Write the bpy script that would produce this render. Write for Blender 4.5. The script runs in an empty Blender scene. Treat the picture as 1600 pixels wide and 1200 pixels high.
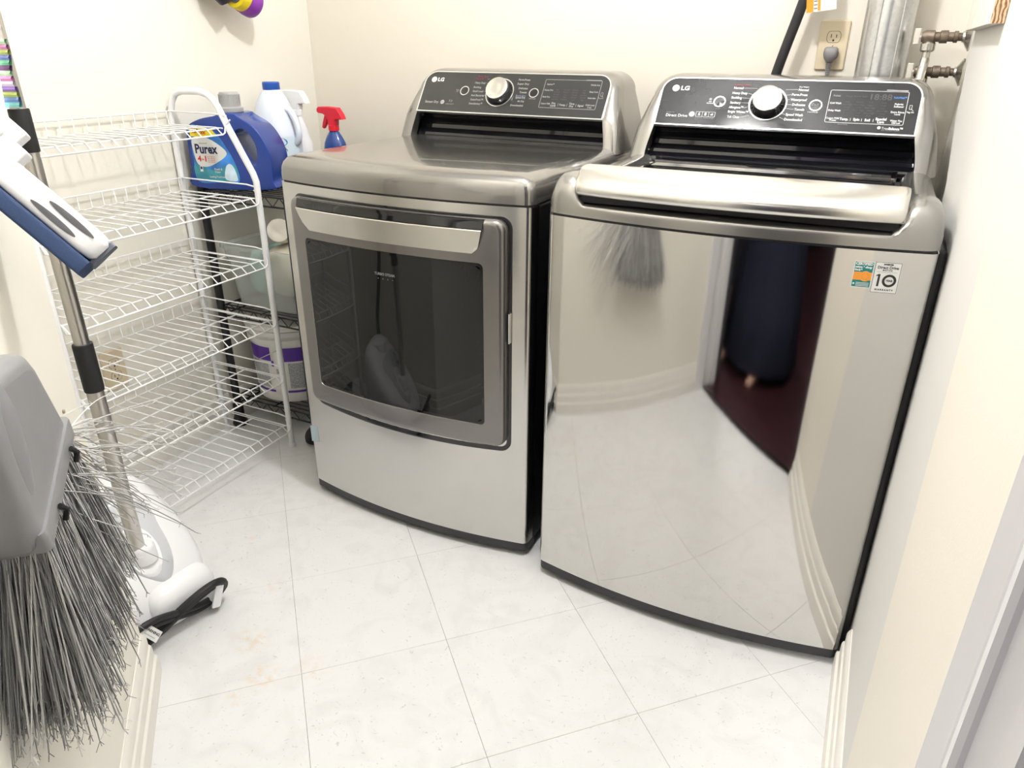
import bpy, bmesh, math, random
from mathutils import Matrix, Vector
random.seed(7)
SC = bpy.context.scene
COL = SC.collection
PI = math.pi

# ------------------------------------------------------------------ camera, world, lights, exposure
cam_d = bpy.data.cameras.new('camera')
cam = bpy.data.objects.new('camera', cam_d); COL.objects.link(cam)
right = Vector((0.90032599, 0.43516592, 0.00661295))
down = Vector((0.1878025, -0.37475256, -0.90790459))
fwd = Vector((-0.39261092, 0.81865203, -0.41912471))
m3 = Matrix((right, -down, -fwd)).transposed()
cam.matrix_world = Matrix.Translation((0.5649288, -1.3371278, 1.1831147)) @ m3.to_4x4()
cam_d.sensor_width = 36; cam_d.lens = 1137.346 * 36 / 1600
cam_d.clip_start = 0.02
SC.camera = cam
w = bpy.data.worlds.new('world'); SC.world = w; w.use_nodes = True
w.node_tree.nodes['Background'].inputs[0].default_value = (0.9, 0.92, 1.0, 1)
w.node_tree.nodes['Background'].inputs[1].default_value = 0.02
SC.view_settings.view_transform = 'Standard'
SC.view_settings.look = 'None'
SC.view_settings.gamma = 1
SC.view_settings.use_curve_mapping = False
SC.view_settings.exposure = 0.36
LAMP = (0.05, -0.20)
ld = bpy.data.lights.new('ceiling_bulb', 'POINT'); ld.shadow_soft_size = 0.055; ld.energy = 46; ld.color = (0.985, 0.99, 1.0)
lo = bpy.data.objects.new('ceiling_bulb', ld); COL.objects.link(lo); lo.location = (LAMP[0], LAMP[1], 2.22)
hl = bpy.data.lights.new('hall_fill', 'POINT'); hl.energy = 75.0; hl.shadow_soft_size = 0.12; hl.color = (1.0, 0.97, 0.95)  # added fill light that brightens the door jamb, not a known hall lamp
ho = bpy.data.objects.new('hall_fill', hl); COL.objects.link(ho); ho.location = (0.0, -2.45, 2.2)

h2 = bpy.data.lights.new('hall_fill_two', 'POINT'); h2.energy = 24.0; h2.shadow_soft_size = 0.22; h2.color = (1.0, 0.98, 0.95)  # second added fill, shines through the doorway onto the slanted wall
h2o = bpy.data.objects.new('hall_fill_two', h2); COL.objects.link(h2o); h2o.location = (1.26, -1.14, 1.95)

# ------------------------------------------------------------------ materials
MATS = {}
def mat(name, col=(0.8, 0.8, 0.8), rough=0.5, metal=0.0, coat=0.0, var=0.0, vscale=8.0, bump=0.0, bscale=60.0,
        stretch=None, trans=0.0, emit=None, ior=1.45, rvar=0.0, alpha=1.0):
    if name in MATS: return MATS[name]
    m = bpy.data.materials.new(name); m.use_nodes = True
    nt = m.node_tree; b = nt.nodes['Principled BSDF']
    b.inputs['Base Color'].default_value = (*col, 1)
    b.inputs['Roughness'].default_value = rough
    b.inputs['Metallic'].default_value = metal
    b.inputs['Coat Weight'].default_value = coat
    b.inputs['Coat Roughness'].default_value = 0.03
    b.inputs['Transmission Weight'].default_value = trans
    b.inputs['IOR'].default_value = ior
    b.inputs['Alpha'].default_value = alpha
    if emit:
        b.inputs['Emission Color'].default_value = (*emit[0], 1); b.inputs['Emission Strength'].default_value = emit[1]
    tc = nt.nodes.new('ShaderNodeTexCoord'); mp = nt.nodes.new('ShaderNodeMapping')
    nt.links.new(tc.outputs['Object'], mp.inputs['Vector'])
    if stretch: mp.inputs['Scale'].default_value = stretch
    if var or rvar:
        n = nt.nodes.new('ShaderNodeTexNoise'); n.inputs['Scale'].default_value = vscale; n.inputs['Detail'].default_value = 5
        nt.links.new(mp.outputs[0], n.inputs['Vector'])
        if var:
            r = nt.nodes.new('ShaderNodeMapRange')
            r.inputs['From Min'].default_value = 0.3; r.inputs['From Max'].default_value = 0.7
            r.inputs['To Min'].default_value = 1 - var; r.inputs['To Max'].default_value = 1 + var
            nt.links.new(n.outputs['Fac'], r.inputs['Value'])
            mx = nt.nodes.new('ShaderNodeVectorMath'); mx.operation = 'SCALE'; mx.inputs[0].default_value = col
            nt.links.new(r.outputs[0], mx.inputs['Scale']); nt.links.new(mx.outputs[0], b.inputs['Base Color'])
        if rvar:
            r2 = nt.nodes.new('ShaderNodeMapRange')
            r2.inputs['From Min'].default_value = 0.3; r2.inputs['From Max'].default_value = 0.7
            r2.inputs['To Min'].default_value = max(0, rough - rvar); r2.inputs['To Max'].default_value = rough + rvar
            nt.links.new(n.outputs['Fac'], r2.inputs['Value']); nt.links.new(r2.outputs[0], b.inputs['Roughness'])
    if bump:
        n = nt.nodes.new('ShaderNodeTexNoise'); n.inputs['Scale'].default_value = bscale; n.inputs['Detail'].default_value = 3
        nt.links.new(mp.outputs[0], n.inputs['Vector'])
        bp = nt.nodes.new('ShaderNodeBump'); bp.inputs['Strength'].default_value = bump; bp.inputs['Distance'].default_value = 0.001
        nt.links.new(n.outputs['Fac'], bp.inputs['Height']); nt.links.new(bp.outputs[0], b.inputs['Normal'])
    MATS[name] = m
    return m

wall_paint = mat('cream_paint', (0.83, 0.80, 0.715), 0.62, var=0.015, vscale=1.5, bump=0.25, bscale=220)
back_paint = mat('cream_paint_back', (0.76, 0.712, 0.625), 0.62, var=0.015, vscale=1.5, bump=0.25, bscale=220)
ceil_paint = mat('ceiling_white', (0.85, 0.84, 0.82), 0.8, bump=0.2, bscale=150)
trim_white = mat('trim_white', (0.80, 0.77, 0.71), 0.35, var=0.02, vscale=20)
casing_white = mat('casing_white', (0.80, 0.79, 0.80), 0.35)
steel = mat('brushed_steel', (0.64, 0.63, 0.61), 0.045, 1.0, bump=0.006, bscale=3.0, stretch=(2, 2, 420), rvar=0.01, vscale=3)
steel_dryer = mat('brushed_steel_dryer', (0.60, 0.59, 0.57), 0.20, 1.0, bump=0.03, bscale=3.0, stretch=(2, 2, 420), rvar=0.04, vscale=3)
steel_bright = mat('polished_strip', (0.70, 0.685, 0.65), 0.22, 1.0, bump=0.02, bscale=3, stretch=(2, 300, 300))
graphite = mat('graphite_metallic', (0.29, 0.28, 0.268), 0.20, 0.85, coat=0.6)
graphite_lid = mat('graphite_metallic_light', (0.36, 0.35, 0.335), 0.26, 0.85, coat=0.4)
door_grey = mat('door_graphite', (0.22, 0.21, 0.205), 0.26, 0.8, coat=0.4)
side_dark = mat('side_dark_enamel', (0.012, 0.012, 0.013), 0.45)
black_gloss = mat('black_gloss', (0.006, 0.006, 0.008), 0.06, coat=0.5)
panel_gloss = mat('panel_black_glass', (0.012, 0.012, 0.014), 0.10, coat=0.0, var=0.2, vscale=9)
panel_gloss_d = mat('panel_charcoal_glass', (0.028, 0.028, 0.028), 0.2, coat=0.2)
door_glass = mat('tinted_door_glass', (0.008, 0.009, 0.009), 0.03, coat=0.1)
black_plastic = mat('black_plastic', (0.02, 0.02, 0.021), 0.4)
kick_grey = mat('kick_charcoal', (0.035, 0.036, 0.04), 0.45)
rubber = mat('black_rubber', (0.013, 0.013, 0.014), 0.55)
chrome = mat('chrome', (0.86, 0.86, 0.85), 0.08, 1.0)
silver_line = mat('silver_line', (0.72, 0.72, 0.70), 0.25, 0.9)
ink_white = mat('white_print', (0.75, 0.75, 0.75), 0.5)
ink_dim = mat('grey_print', (0.22, 0.22, 0.22), 0.5)
ink_dryer = mat('grey_print_soft', (0.34, 0.34, 0.33), 0.5)
ink_red = mat('red_print', (0.25, 0.02, 0.03), 0.5)
ink_blue = mat('blue_print', (0.05, 0.20, 0.55), 0.5)
white_enamel = mat('white_enamel', (0.86, 0.86, 0.86), 0.3, coat=0.3)
white_plastic = mat('white_plastic', (0.84, 0.84, 0.86), 0.3)
white_pl2 = mat('pale_grey_plastic', (0.55, 0.56, 0.58), 0.35)
alu = mat('aluminium_pole', (0.62, 0.60, 0.57), 0.3, 1.0)
navy = mat('navy_sponge', (0.025, 0.05, 0.125), 0.75, bump=0.3, bscale=300)
broom_grey = mat('broom_grey_plastic', (0.27, 0.27, 0.275), 0.38, var=0.05, vscale=12, bump=0.1, bscale=120)
bristle_mats = [mat('bristle_%d' % i, c, 0.5) for i, c in enumerate([(0.24, 0.24, 0.24), (0.40, 0.395, 0.39), (0.62, 0.61, 0.60)])]
blue_plastic = mat('blue_bottle', (0.012, 0.045, 0.26), 0.22, coat=0.3)
grey_cap = mat('grey_cap', (0.36, 0.36, 0.36), 0.35)
jug_white = mat('jug_white', (0.72, 0.77, 0.87), 0.35)
cap_blue = mat('cap_blue', (0.02, 0.09, 0.40), 0.4)
red_plastic = mat('red_trigger', (0.62, 0.015, 0.035), 0.3)
ivory = mat('ivory_plate', (0.66, 0.56, 0.40), 0.4)
grey_plug = mat('grey_plug', (0.20, 0.19, 0.19), 0.5)
pipe_brown = mat('tarnished_pipe', (0.17, 0.135, 0.10), 0.5, 0.6, var=0.35, vscale=60)
nickel = mat('nickel', (0.66, 0.64, 0.60), 0.25, 1.0, var=0.1, vscale=50)
purple = mat('purple_cartridge', (0.22, 0.04, 0.33), 0.4)
yellow = mat('yellow_label', (0.80, 0.62, 0.02), 0.5)
dk_plum = mat('dark_plum_rubber', (0.03, 0.02, 0.035), 0.4)
tote = mat('clear_tote', (0.90, 0.93, 0.91), 0.25, trans=0.75, ior=1.15)
cloth_cream = mat('cream_cloth', (0.72, 0.66, 0.54), 0.9, bump=0.5, bscale=60)
cloth_mint = mat('mint_cloth', (0.34, 0.55, 0.48), 0.9, bump=0.5, bscale=60)
bag_clear = mat('clear_bag', (0.75, 0.77, 0.85), 0.15, trans=0.8, ior=1.12, bump=0.8, bscale=40)
pail_white = mat('pail_white', (0.78, 0.76, 0.72), 0.35)
purple_band = mat('purple_band', (0.10, 0.03, 0.33), 0.4)
print_grey = mat('fine_print_grey', (0.42, 0.42, 0.42), 0.6, var=0.35, vscale=220)
maroon = mat('maroon_floorboards', (0.040, 0.014, 0.017), 0.35, var=0.3, vscale=4, stretch=(1, 8, 1))
hall_unlit = mat('hall_unlit', (0.035, 0.033, 0.045), 0.8)  # near-black colour stands in for the darkness of an unlit hall
lamp_glass = mat('lamp_glass', (0.9, 0.88, 0.84), 0.4, emit=((1.0, 0.97, 0.93), 3.0))

def galvanised():
    m = mat('galvanised_steel', (0.62, 0.64, 0.66), 0.28, 1.0)
    nt = m.node_tree; b = nt.nodes['Principled BSDF']
    tc = nt.nodes['Texture Coordinate']
    v = nt.nodes.new('ShaderNodeTexVoronoi'); v.inputs['Scale'].default_value = 150
    nt.links.new(tc.outputs['Object'], v.inputs['Vector'])
    r = nt.nodes.new('ShaderNodeMapRange'); r.inputs['To Min'].default_value = 0.58; r.inputs['To Max'].default_value = 0.68
    nt.links.new(v.outputs['Color'], r.inputs['Value'])
    mx = nt.nodes.new('ShaderNodeVectorMath'); mx.operation = 'SCALE'; mx.inputs[0].default_value = (0.98, 1, 1.03)
    nt.links.new(r.outputs[0], mx.inputs['Scale']); nt.links.new(mx.outputs[0], b.inputs['Base Color'])
    return m
galv = galvanised()

def wood_end():
    m = mat('raw_wood', (0.55, 0.33, 0.16), 0.7)
    nt = m.node_tree; b = nt.nodes['Principled BSDF']; tc = nt.nodes['Texture Coordinate']
    wv = nt.nodes.new('ShaderNodeTexWave'); wv.inputs['Scale'].default_value = 60; wv.inputs['Distortion'].default_value = 6
    wv.inputs['Detail'].default_value = 3
    nt.links.new(tc.outputs['Object'], wv.inputs['Vector'])
    cr = nt.nodes.new('ShaderNodeValToRGB')
    cr.color_ramp.elements[0].color = (0.16, 0.06, 0.025, 1); cr.color_ramp.elements[1].color = (0.72, 0.50, 0.30, 1)
    nt.links.new(wv.outputs['Fac'], cr.inputs[0]); nt.links.new(cr.outputs[0], b.inputs['Base Color'])
    return m
raw_wood = wood_end()

def tile_mat():
    m = mat('vinyl_tile', (0.83, 0.825, 0.82), 0.42)
    nt = m.node_tree; b = nt.nodes['Principled BSDF']; N = nt.nodes.new; Lk = nt.links.new
    geo = N('ShaderNodeNewGeometry'); pos = geo.outputs['Position']
    n1 = N('ShaderNodeTexNoise'); n1.inputs['Scale'].default_value = 9; n1.inputs['Detail'].default_value = 9; n1.inputs['Distortion'].default_value = 1.6
    Lk(pos, n1.inputs['Vector'])
    cr = N('ShaderNodeValToRGB')
    e = cr.color_ramp.elements; e[0].position = 0.28; e[0].color = (0.715, 0.71, 0.705, 1); e[1].position = 0.55; e[1].color = (0.77, 0.768, 0.766, 1)
    Lk(n1.outputs['Fac'], cr.inputs[0])
    # fine scuffs
    n2 = N('ShaderNodeTexNoise'); n2.inputs['Scale'].default_value = 45; n2.inputs['Detail'].default_value = 12; n2.inputs['Distortion'].default_value = 4
    Lk(pos, n2.inputs['Vector'])
    c2 = N('ShaderNodeValToRGB'); e = c2.color_ramp.elements
    e[0].position = 0.29; e[0].color = (0.45, 0.44, 0.43, 1); e[1].position = 0.36; e[1].color = (1, 1, 1, 1)
    Lk(n2.outputs['Fac'], c2.inputs[0])
    mx = N('ShaderNodeMix'); mx.data_type = 'RGBA'; mx.blend_type = 'MULTIPLY'; mx.inputs['Factor'].default_value = 0.45
    Lk(cr.outputs[0], mx.inputs['A']); Lk(c2.outputs[0], mx.inputs['B'])
    last = mx.outputs['Result']
    # yellow stains at fixed places on the floor
    for (sx, sy, rad, st) in [(-0.47, -0.49, 0.05, 0.55), (-0.375, -0.555, 0.045, 0.6), (-0.55, -0.33, 0.03, 0.35), (-0.3, -0.49, 0.05, 0.3), (-0.39, -0.62, 0.03, 0.4), (-0.73, -0.22, 0.02, 0.5)]:
        d = N('ShaderNodeVectorMath'); d.operation = 'DISTANCE'; d.inputs[1].default_value = (sx, sy, 0); Lk(pos, d.inputs[0])
        nn = N('ShaderNodeMapRange'); nn.inputs['From Min'].default_value = 0; nn.inputs['From Max'].default_value = rad
        nn.inputs['To Min'].default_value = 1; nn.inputs['To Max'].default_value = 0; Lk(d.outputs['Value'], nn.inputs['Value'])
        ns = N('ShaderNodeTexNoise'); ns.inputs['Scale'].default_value = 60; ns.inputs['Detail'].default_value = 4; Lk(pos, ns.inputs['Vector'])
        rr = N('ShaderNodeMapRange'); rr.inputs['From Min'].default_value = 0.45; rr.inputs['From Max'].default_value = 0.65; Lk(ns.outputs['Fac'], rr.inputs['Value'])
        mm = N('ShaderNodeMath'); mm.operation = 'MULTIPLY'; Lk(nn.outputs[0], mm.inputs[0]); Lk(rr.outputs[0], mm.inputs[1])
        m3_ = N('ShaderNodeMath'); m3_.operation = 'MULTIPLY'; m3_.inputs[1].default_value = st; Lk(mm.outputs[0], m3_.inputs[0])
        x = N('ShaderNodeMix'); x.data_type = 'RGBA'; Lk(m3_.outputs[0], x.inputs['Factor']); Lk(last, x.inputs['A'])
        x.inputs['B'].default_value = (0.72, 0.50, 0.22, 1); last = x.outputs['Result']
    Lk(last, b.inputs['Base Color'])
    return m
tile_vinyl = tile_mat()

# the right-hand wall: cooler grey-white towards the washer, cream nearer the door
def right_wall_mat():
    m = mat('two_tone_wall', (0.8, 0.76, 0.68), 0.6, bump=0.2, bscale=200)
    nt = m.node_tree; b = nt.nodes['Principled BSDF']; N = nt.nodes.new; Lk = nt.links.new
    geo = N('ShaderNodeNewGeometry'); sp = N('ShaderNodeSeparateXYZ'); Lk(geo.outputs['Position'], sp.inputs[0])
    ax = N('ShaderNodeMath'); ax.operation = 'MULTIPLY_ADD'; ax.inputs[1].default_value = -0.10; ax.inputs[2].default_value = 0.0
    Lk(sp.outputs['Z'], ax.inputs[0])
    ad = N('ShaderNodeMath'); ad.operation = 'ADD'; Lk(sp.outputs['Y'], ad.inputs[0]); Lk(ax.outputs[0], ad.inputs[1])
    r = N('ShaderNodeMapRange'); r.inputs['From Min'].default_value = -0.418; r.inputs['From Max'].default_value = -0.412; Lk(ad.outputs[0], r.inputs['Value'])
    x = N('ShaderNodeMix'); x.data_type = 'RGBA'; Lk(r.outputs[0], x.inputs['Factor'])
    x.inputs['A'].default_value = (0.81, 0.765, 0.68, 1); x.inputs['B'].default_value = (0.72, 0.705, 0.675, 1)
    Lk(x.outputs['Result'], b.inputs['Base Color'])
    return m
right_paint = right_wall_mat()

# ------------------------------------------------------------------ mesh helpers
class MB:
    def __init__(s): s.v = []; s.f = []; s.m = []
    def add(s, vs, fs, mi=0, T=None):
        o = len(s.v)
        for p in vs:
            p = Vector(p)
            s.v.append(T @ p if T else p)
        for f in fs: s.f.append([i + o for i in f]); s.m.append(mi)
        return s
    def box(s, x0, x1, y0, y1, z0, z1, mi=0, T=None):
        vs = [(x, y, z) for z in (z0, z1) for y in (y0, y1) for x in (x0, x1)]
        return s.add(vs, [(0, 2, 3, 1), (4, 5, 7, 6), (0, 1, 5, 4), (2, 6, 7, 3), (0, 4, 6, 2), (1, 3, 7, 5)], mi, T)
    def loft(s, rings, closed=True, caps=True, mi=0, T=None, loop=False):
        n = len(rings[0]); vs = [p for r in rings for p in r]; fs = []
        R = len(rings)
        for k in range(R if loop else R - 1):
            k2 = (k + 1) % R
            for i in range(n if closed else n - 1):
                j = (i + 1) % n
                fs.append((k * n + i, k * n + j, k2 * n + j, k2 * n + i))
        if caps and closed and not loop:
            fs.append(tuple(reversed(range(n)))); fs.append(tuple((R - 1) * n + i for i in range(n)))
        return s.add(vs, fs, mi, T)
    def tube(s, path, r, n=8, mi=0, closed=False, caps=True, T=None):
        P = [Vector(p) for p in path]; rings = []; L = len(P)
        up = None
        for i, p in enumerate(P):
            a = P[(i - 1) % L] if (closed or i > 0) else p
            b = P[(i + 1) % L] if (closed or i < L - 1) else p
            t = (b - a).normalized()
            if up is None:
                up = Vector((0, 0, 1)) if abs(t.z) < 0.9 else Vector((1, 0, 0))
            x = t.cross(up).normalized(); up = x.cross(t).normalized()
            rr = r[i] if isinstance(r, (list, tuple)) else r
            rings.append([p + (x * math.cos(2 * PI * k / n) + up * math.sin(2 * PI * k / n)) * rr for k in range(n)])
        return s.loft(rings, True, caps and not closed, mi, T, loop=closed)
    def lathe(s, prof, n=32, mi=0, T=None, caps=True, sx=1, sy=1):
        rings = [[(r * math.cos(2 * PI * k / n) * sx, r * math.sin(2 * PI * k / n) * sy, z) for k in range(n)] for r, z in prof]
        return s.loft(rings, True, caps, mi, T)
    def sphere(s, c, r, n=12, mi=0, sx=1, sy=1, sz=1, T=None):
        rings = []
        for i in range(1, n // 2 + 1):
            a = PI * i / (n // 2 + 1)
            rings.append([(c[0] + r * sx * math.sin(a) * math.cos(2 * PI * k / n), c[1] + r * sy * math.sin(a) * math.sin(2 * PI * k / n), c[2] - r * sz * math.cos(a)) for k in range(n)])
        return s.loft(rings, True, True, mi, T)
    def mesh(s, name, mats):
        me = bpy.data.meshes.new(name); me.from_pydata(s.v, [], s.f)
        for m in mats: me.materials.append(m)
        me.polygons.foreach_set('material_index', s.m)
        me.update()
        return me

def finish(me, smooth=35):
    bm = bmesh.new(); bm.from_mesh(me)
    bmesh.ops.recalc_face_normals(bm, faces=bm.faces)
    bm.to_mesh(me); bm.free()
    if smooth:
        for p in me.polygons: p.use_smooth = True
        me.set_sharp_from_angle(angle=math.radians(smooth))
    me.update()

def obj(name, mb, mats, parent=None, smooth=35, bevel=0, loc=None, rot=None, label=None, bseg=3, recalc=True):
    if isinstance(mats, bpy.types.Material): mats = [mats]
    me = mb.mesh(name, mats) if isinstance(mb, MB) else mb
    if isinstance(mb, MB): finish(me, smooth)
    else:
        me.materials.clear()
        for m in mats: me.materials.append(m)
    o = bpy.data.objects.new(name, me); COL.objects.link(o)
    if parent: o.parent = parent
    if loc: o.location = loc
    if rot: o.rotation_euler = rot
    if bevel:
        b = o.modifiers.new('bevel', 'BEVEL'); b.width = bevel; b.segments = bseg; b.limit_method = 'ANGLE'; b.angle_limit = math.radians(40)
        b.harden_normals = False
    if label: o['label'] = label
    return o
def tag(o, label=None, cat=None, group=None, kind=None):
    if label: o['label'] = label
    if cat: o['category'] = cat
    if group: o['group'] = group
    if kind: o['kind'] = kind
    return o
def thing(name, label, cat, loc=(0, 0, 0), rotz=0, group=None):
    o = bpy.data.objects.new(name, None); COL.objects.link(o); o.empty_display_size = 0.05
    o.location = loc; o.rotation_euler = (0, 0, rotz)
    return tag(o, label, cat, group)
def struct(name, mb, mats, parent=None, label=None, **k):
    o = obj(name, mb, mats, parent, label=label, **k); o['kind'] = 'structure'; return o

def curve_mesh(splines, extrude, bevel=0.0, res=3, offset=0.0):
    """2D outlines (with holes) extruded both ways in z with rounded rims -> mesh in XY"""
    cu = bpy.data.curves.new('tmp', 'CURVE'); cu.dimensions = '2D'; cu.fill_mode = 'BOTH'
    cu.extrude = extrude; cu.bevel_depth = bevel; cu.bevel_resolution = res; cu.offset = offset
    for pts in splines:
        sp = cu.splines.new('POLY'); sp.points.add(len(pts) - 1)
        for i, p in enumerate(pts): sp.points[i].co = (p[0], p[1], 0, 1)
        sp.use_cyclic_u = True
    o = bpy.data.objects.new('tmp', cu)
    me = bpy.data.meshes.new_from_object(o)
    bpy.data.objects.remove(o); bpy.data.curves.remove(cu)
    return me
def smooth_pts(pts, sub=6):
    """closed Catmull-Rom through the points"""
    out = []; n = len(pts)
    for i in range(n):
        p0, p1, p2, p3 = (Vector(pts[(i + k - 1) % n]) for k in range(4))
        for j in range(sub):
            t = j / sub
            out.append(0.5 * ((2 * p1) + (-p0 + p2) * t + (2 * p0 - 5 * p1 + 4 * p2 - p3) * t * t + (-p0 + 3 * p1 - 3 * p2 + p3) * t ** 3))
    return out
def smooth_path(pts, sub=6):
    P = [Vector(p) for p in pts]; P = [2 * P[0] - P[1]] + P + [2 * P[-1] - P[-2]]; out = []
    for i in range(1, len(P) - 2):
        p0, p1, p2, p3 = P[i - 1:i + 3]
        for j in range(sub):
            t = j / sub
            out.append(0.5 * ((2 * p1) + (-p0 + p2) * t + (2 * p0 - 5 * p1 + 4 * p2 - p3) * t * t + (-p0 + 3 * p1 - 3 * p2 + p3) * t ** 3))
    out.append(P[-2]); return out
def prep_mesh(me, T=None, smooth=40):
    if T: me.transform(T)
    for p in me.polygons: p.use_smooth = True
    me.set_sharp_from_angle(angle=math.radians(smooth))
    return me

def text_into(mb, s, x, y, size, T, mi=0, align='LEFT', bold=0.0, shear=0.0, sx=1.0, width=None, space=1.0, warp=None, valign='CENTER'):
    """lettering added to mb; T maps (x, y, 0) to the surface, warp(p) may bend it instead"""
    cu = bpy.data.curves.new('t', 'FONT'); cu.body = s; cu.size = size; cu.align_x = align; cu.align_y = valign
    cu.offset = bold; cu.shear = shear; cu.space_character = space; cu.resolution_u = 2; cu.fill_mode = 'FRONT'
    o = bpy.data.objects.new('t', cu); me = bpy.data.meshes.new_from_object(o)
    bpy.data.objects.remove(o); bpy.data.curves.remove(cu)
    vs = [v.co.copy() for v in me.vertices]
    if not vs: return
    if width:
        w0 = max(v.x for v in vs) - min(v.x for v in vs); sx = width / w0
    out = []
    for v in vs:
        p = Vector((v.x * sx + x, v.y + y, v.z))
        out.append(warp(p) if warp else T @ p)
    mb.add(out, [tuple(p.vertices) for p in me.polygons], mi)
    bpy.data.meshes.remove(me)

def rrect(x0, x1, z0, z1, r, n=6, sub=0):
    """rounded rectangle, counter-clockwise; r = radius or 4 radii (bl, br, tr, tl); sub = extra points on each straight"""
    if not isinstance(r, (list, tuple)): r = (r,) * 4
    cs = [((x0 + r[0], z0 + r[0]), PI, r[0]), ((x1 - r[1], z0 + r[1]), 1.5 * PI, r[1]), ((x1 - r[2], z1 - r[2]), 0, r[2]), ((x0 + r[3], z1 - r[3]), 0.5 * PI, r[3])]
    pts = []
    for k, (c, a0, rr) in enumerate(cs):
        arc = [(c[0] + rr * math.cos(a0 + 0.5 * PI * i / n), c[1] + rr * math.sin(a0 + 0.5 * PI * i / n)) for i in range(n + 1)]
        if pts and sub:
            a, b = pts[-1], arc[0]
            pts += [(a[0] + (b[0] - a[0]) * j / (sub + 1), a[1] + (b[1] - a[1]) * j / (sub + 1)) for j in range(1, sub + 1)]
        pts += arc
    if sub:
        a, b = pts[-1], pts[0]
        pts += [(a[0] + (b[0] - a[0]) * j / (sub + 1), a[1] + (b[1] - a[1]) * j / (sub + 1)) for j in range(1, sub + 1)]
    return pts

# ------------------------------------------------------------------ room shell
WL, WB, WR = -1.278, 0.87, 0.702       # left wall, back wall, right wall
H = 2.40
AC = (-0.585, -0.655)                   # outer corner of the slanted wall
s2 = math.sqrt(0.5)
D1 = (0.122, -1.362)                    # slanted wall meets the door frame
D2 = (WR, -0.768)                       # right wall meets the door frame

fl = MB(); fl.box(-1.5, 1.3, -1.9, 1.0, -0.06, -0.0035)
floor = struct('floor', fl, mat('joint_dark', (0.05, 0.045, 0.04), 0.8), label='white vinyl tile floor laid diagonally')
floor.data.materials[0] = MATS['joint_dark']
TX, TY, TS, TA = -0.3087046964364763, -0.515701347984515, 0.30863679259429166, 0.7765937064639772
tm = MB(); g = 0.0005; ts = TS - g
tm.loft([[(a * ts / 2 * q, b * ts / 2 * q, z) for a, b in ((-1, -1), (1, -1), (1, 1), (-1, 1))] for q, z in ((1, -0.0035), (1, -0.0006), (0.9985, 0.0))])
tile_me = tm.mesh('tile', [tile_vinyl]); finish(tile_me, 0)
for i in range(-7, 8):
    for j in range(-7, 8):
        cx = TX + TS * (math.cos(TA) * (i + .5) - math.sin(TA) * (j + .5)); cy = TY + TS * (math.sin(TA) * (i + .5) + math.cos(TA) * (j + .5))
        if not (WL - 0.12 < cx < WR + 0.16 and -1.5 < cy < WB + 0.16): continue
        if cx - cy > 1.47 + 0.2: continue
        if cx + cy < -1.24 - 0.22 and cy < -0.66 - 0.12: continue
        t = bpy.data.objects.new('tile', tile_me); COL.objects.link(t); t.parent = floor
        t.location = (cx, cy, 0); t.rotation_euler = (0, 0, TA)

T_ = 0.10
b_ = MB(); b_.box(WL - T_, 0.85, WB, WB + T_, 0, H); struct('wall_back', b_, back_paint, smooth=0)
b_ = MB(); b_.box(WL - T_, WL, -0.66 - T_, WB, 0, H); struct('wall_left', b_, wall_paint, smooth=0)
# slanted near wall with the alcove return
b_ = MB()
poly = [AC, D1, (D1[0] - .085, D1[1] - .085), (AC[0] - 0.10, AC[1] - 0.13), (WL, AC[1] - 0.13), (WL, AC[1])]
b_.loft([[(x, y, 0) for x, y in poly], [(x, y, H) for x, y in poly]])
struct('wall_near_left', b_, wall_paint, smooth=0)
# right wall: a drywall sheet with a cut rear edge, plumbing recess behind it
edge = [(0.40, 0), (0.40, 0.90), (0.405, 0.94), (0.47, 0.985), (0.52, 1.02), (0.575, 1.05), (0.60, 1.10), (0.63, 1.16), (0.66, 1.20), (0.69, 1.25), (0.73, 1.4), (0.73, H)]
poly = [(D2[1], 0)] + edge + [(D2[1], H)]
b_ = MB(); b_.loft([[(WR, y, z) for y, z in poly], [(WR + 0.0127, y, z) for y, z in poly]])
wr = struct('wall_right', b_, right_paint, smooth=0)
b_ = MB(); b_.box(WR + 0.013, WR + 0.11, D2[1] + .02, WB, 0, H); struct('wall_right_recess', b_, wall_paint, smooth=0)
b_ = MB(); b_.box(-1.45, 0.85, -1.6, 1.0, H, H + 0.08); struct('ceiling', b_, ceil_paint, smooth=0)

# three-step baseboards, mitred where they meet
PROF = [(0.0, 0.0), (0.020, 0.0), (0.020, 0.036), (0.0185, 0.043), (0.0135, 0.046), (0.0135, 0.066), (0.012, 0.073), (0.0085, 0.076), (0.0085, 0.096), (0.006, 0.104), (0.002, 0.110), (0, 0.110)]
def baseboard(name, a, b, nrm, ea=0, eb=0, prof=PROF):
    """a -> b along the wall foot, nrm into the room, ea/eb = how far each end moves per unit of depth (mitre)"""
    A, Bv = Vector((*a, 0)), Vector((*b, 0)); t = (Bv - A).normalized(); n = Vector((*nrm, 0)).normalized()
    m = MB(); m.loft([[A + n * d + t * (d * ea) + Vector((0, 0, z)) for d, z in prof], [Bv + n * d + t * (d * eb) + Vector((0, 0, z)) for d, z in prof]])
    return struct(name, m, trim_white, smooth=20)
baseboard('baseboard_left', (WL, -0.635), (WL, WB), (1, 0))
baseboard('baseboard_near_left', AC, (D1[0] - 0.06 * s2, D1[1] + 0.06 * s2), (1, 1), ea=-0.414, eb=0)
baseboard('baseboard_alcove', (AC[0], AC[1]), (WL + 0.02, AC[1]), (0, 1), ea=-0.414, eb=0)
baseboard('baseboard_right', (WR, D2[1] + 0.02), (WR, -0.006), (-1, 0))
baseboard('baseboard_back', (WL + 0.02, WB), (WR, WB), (0, -1))

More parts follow.
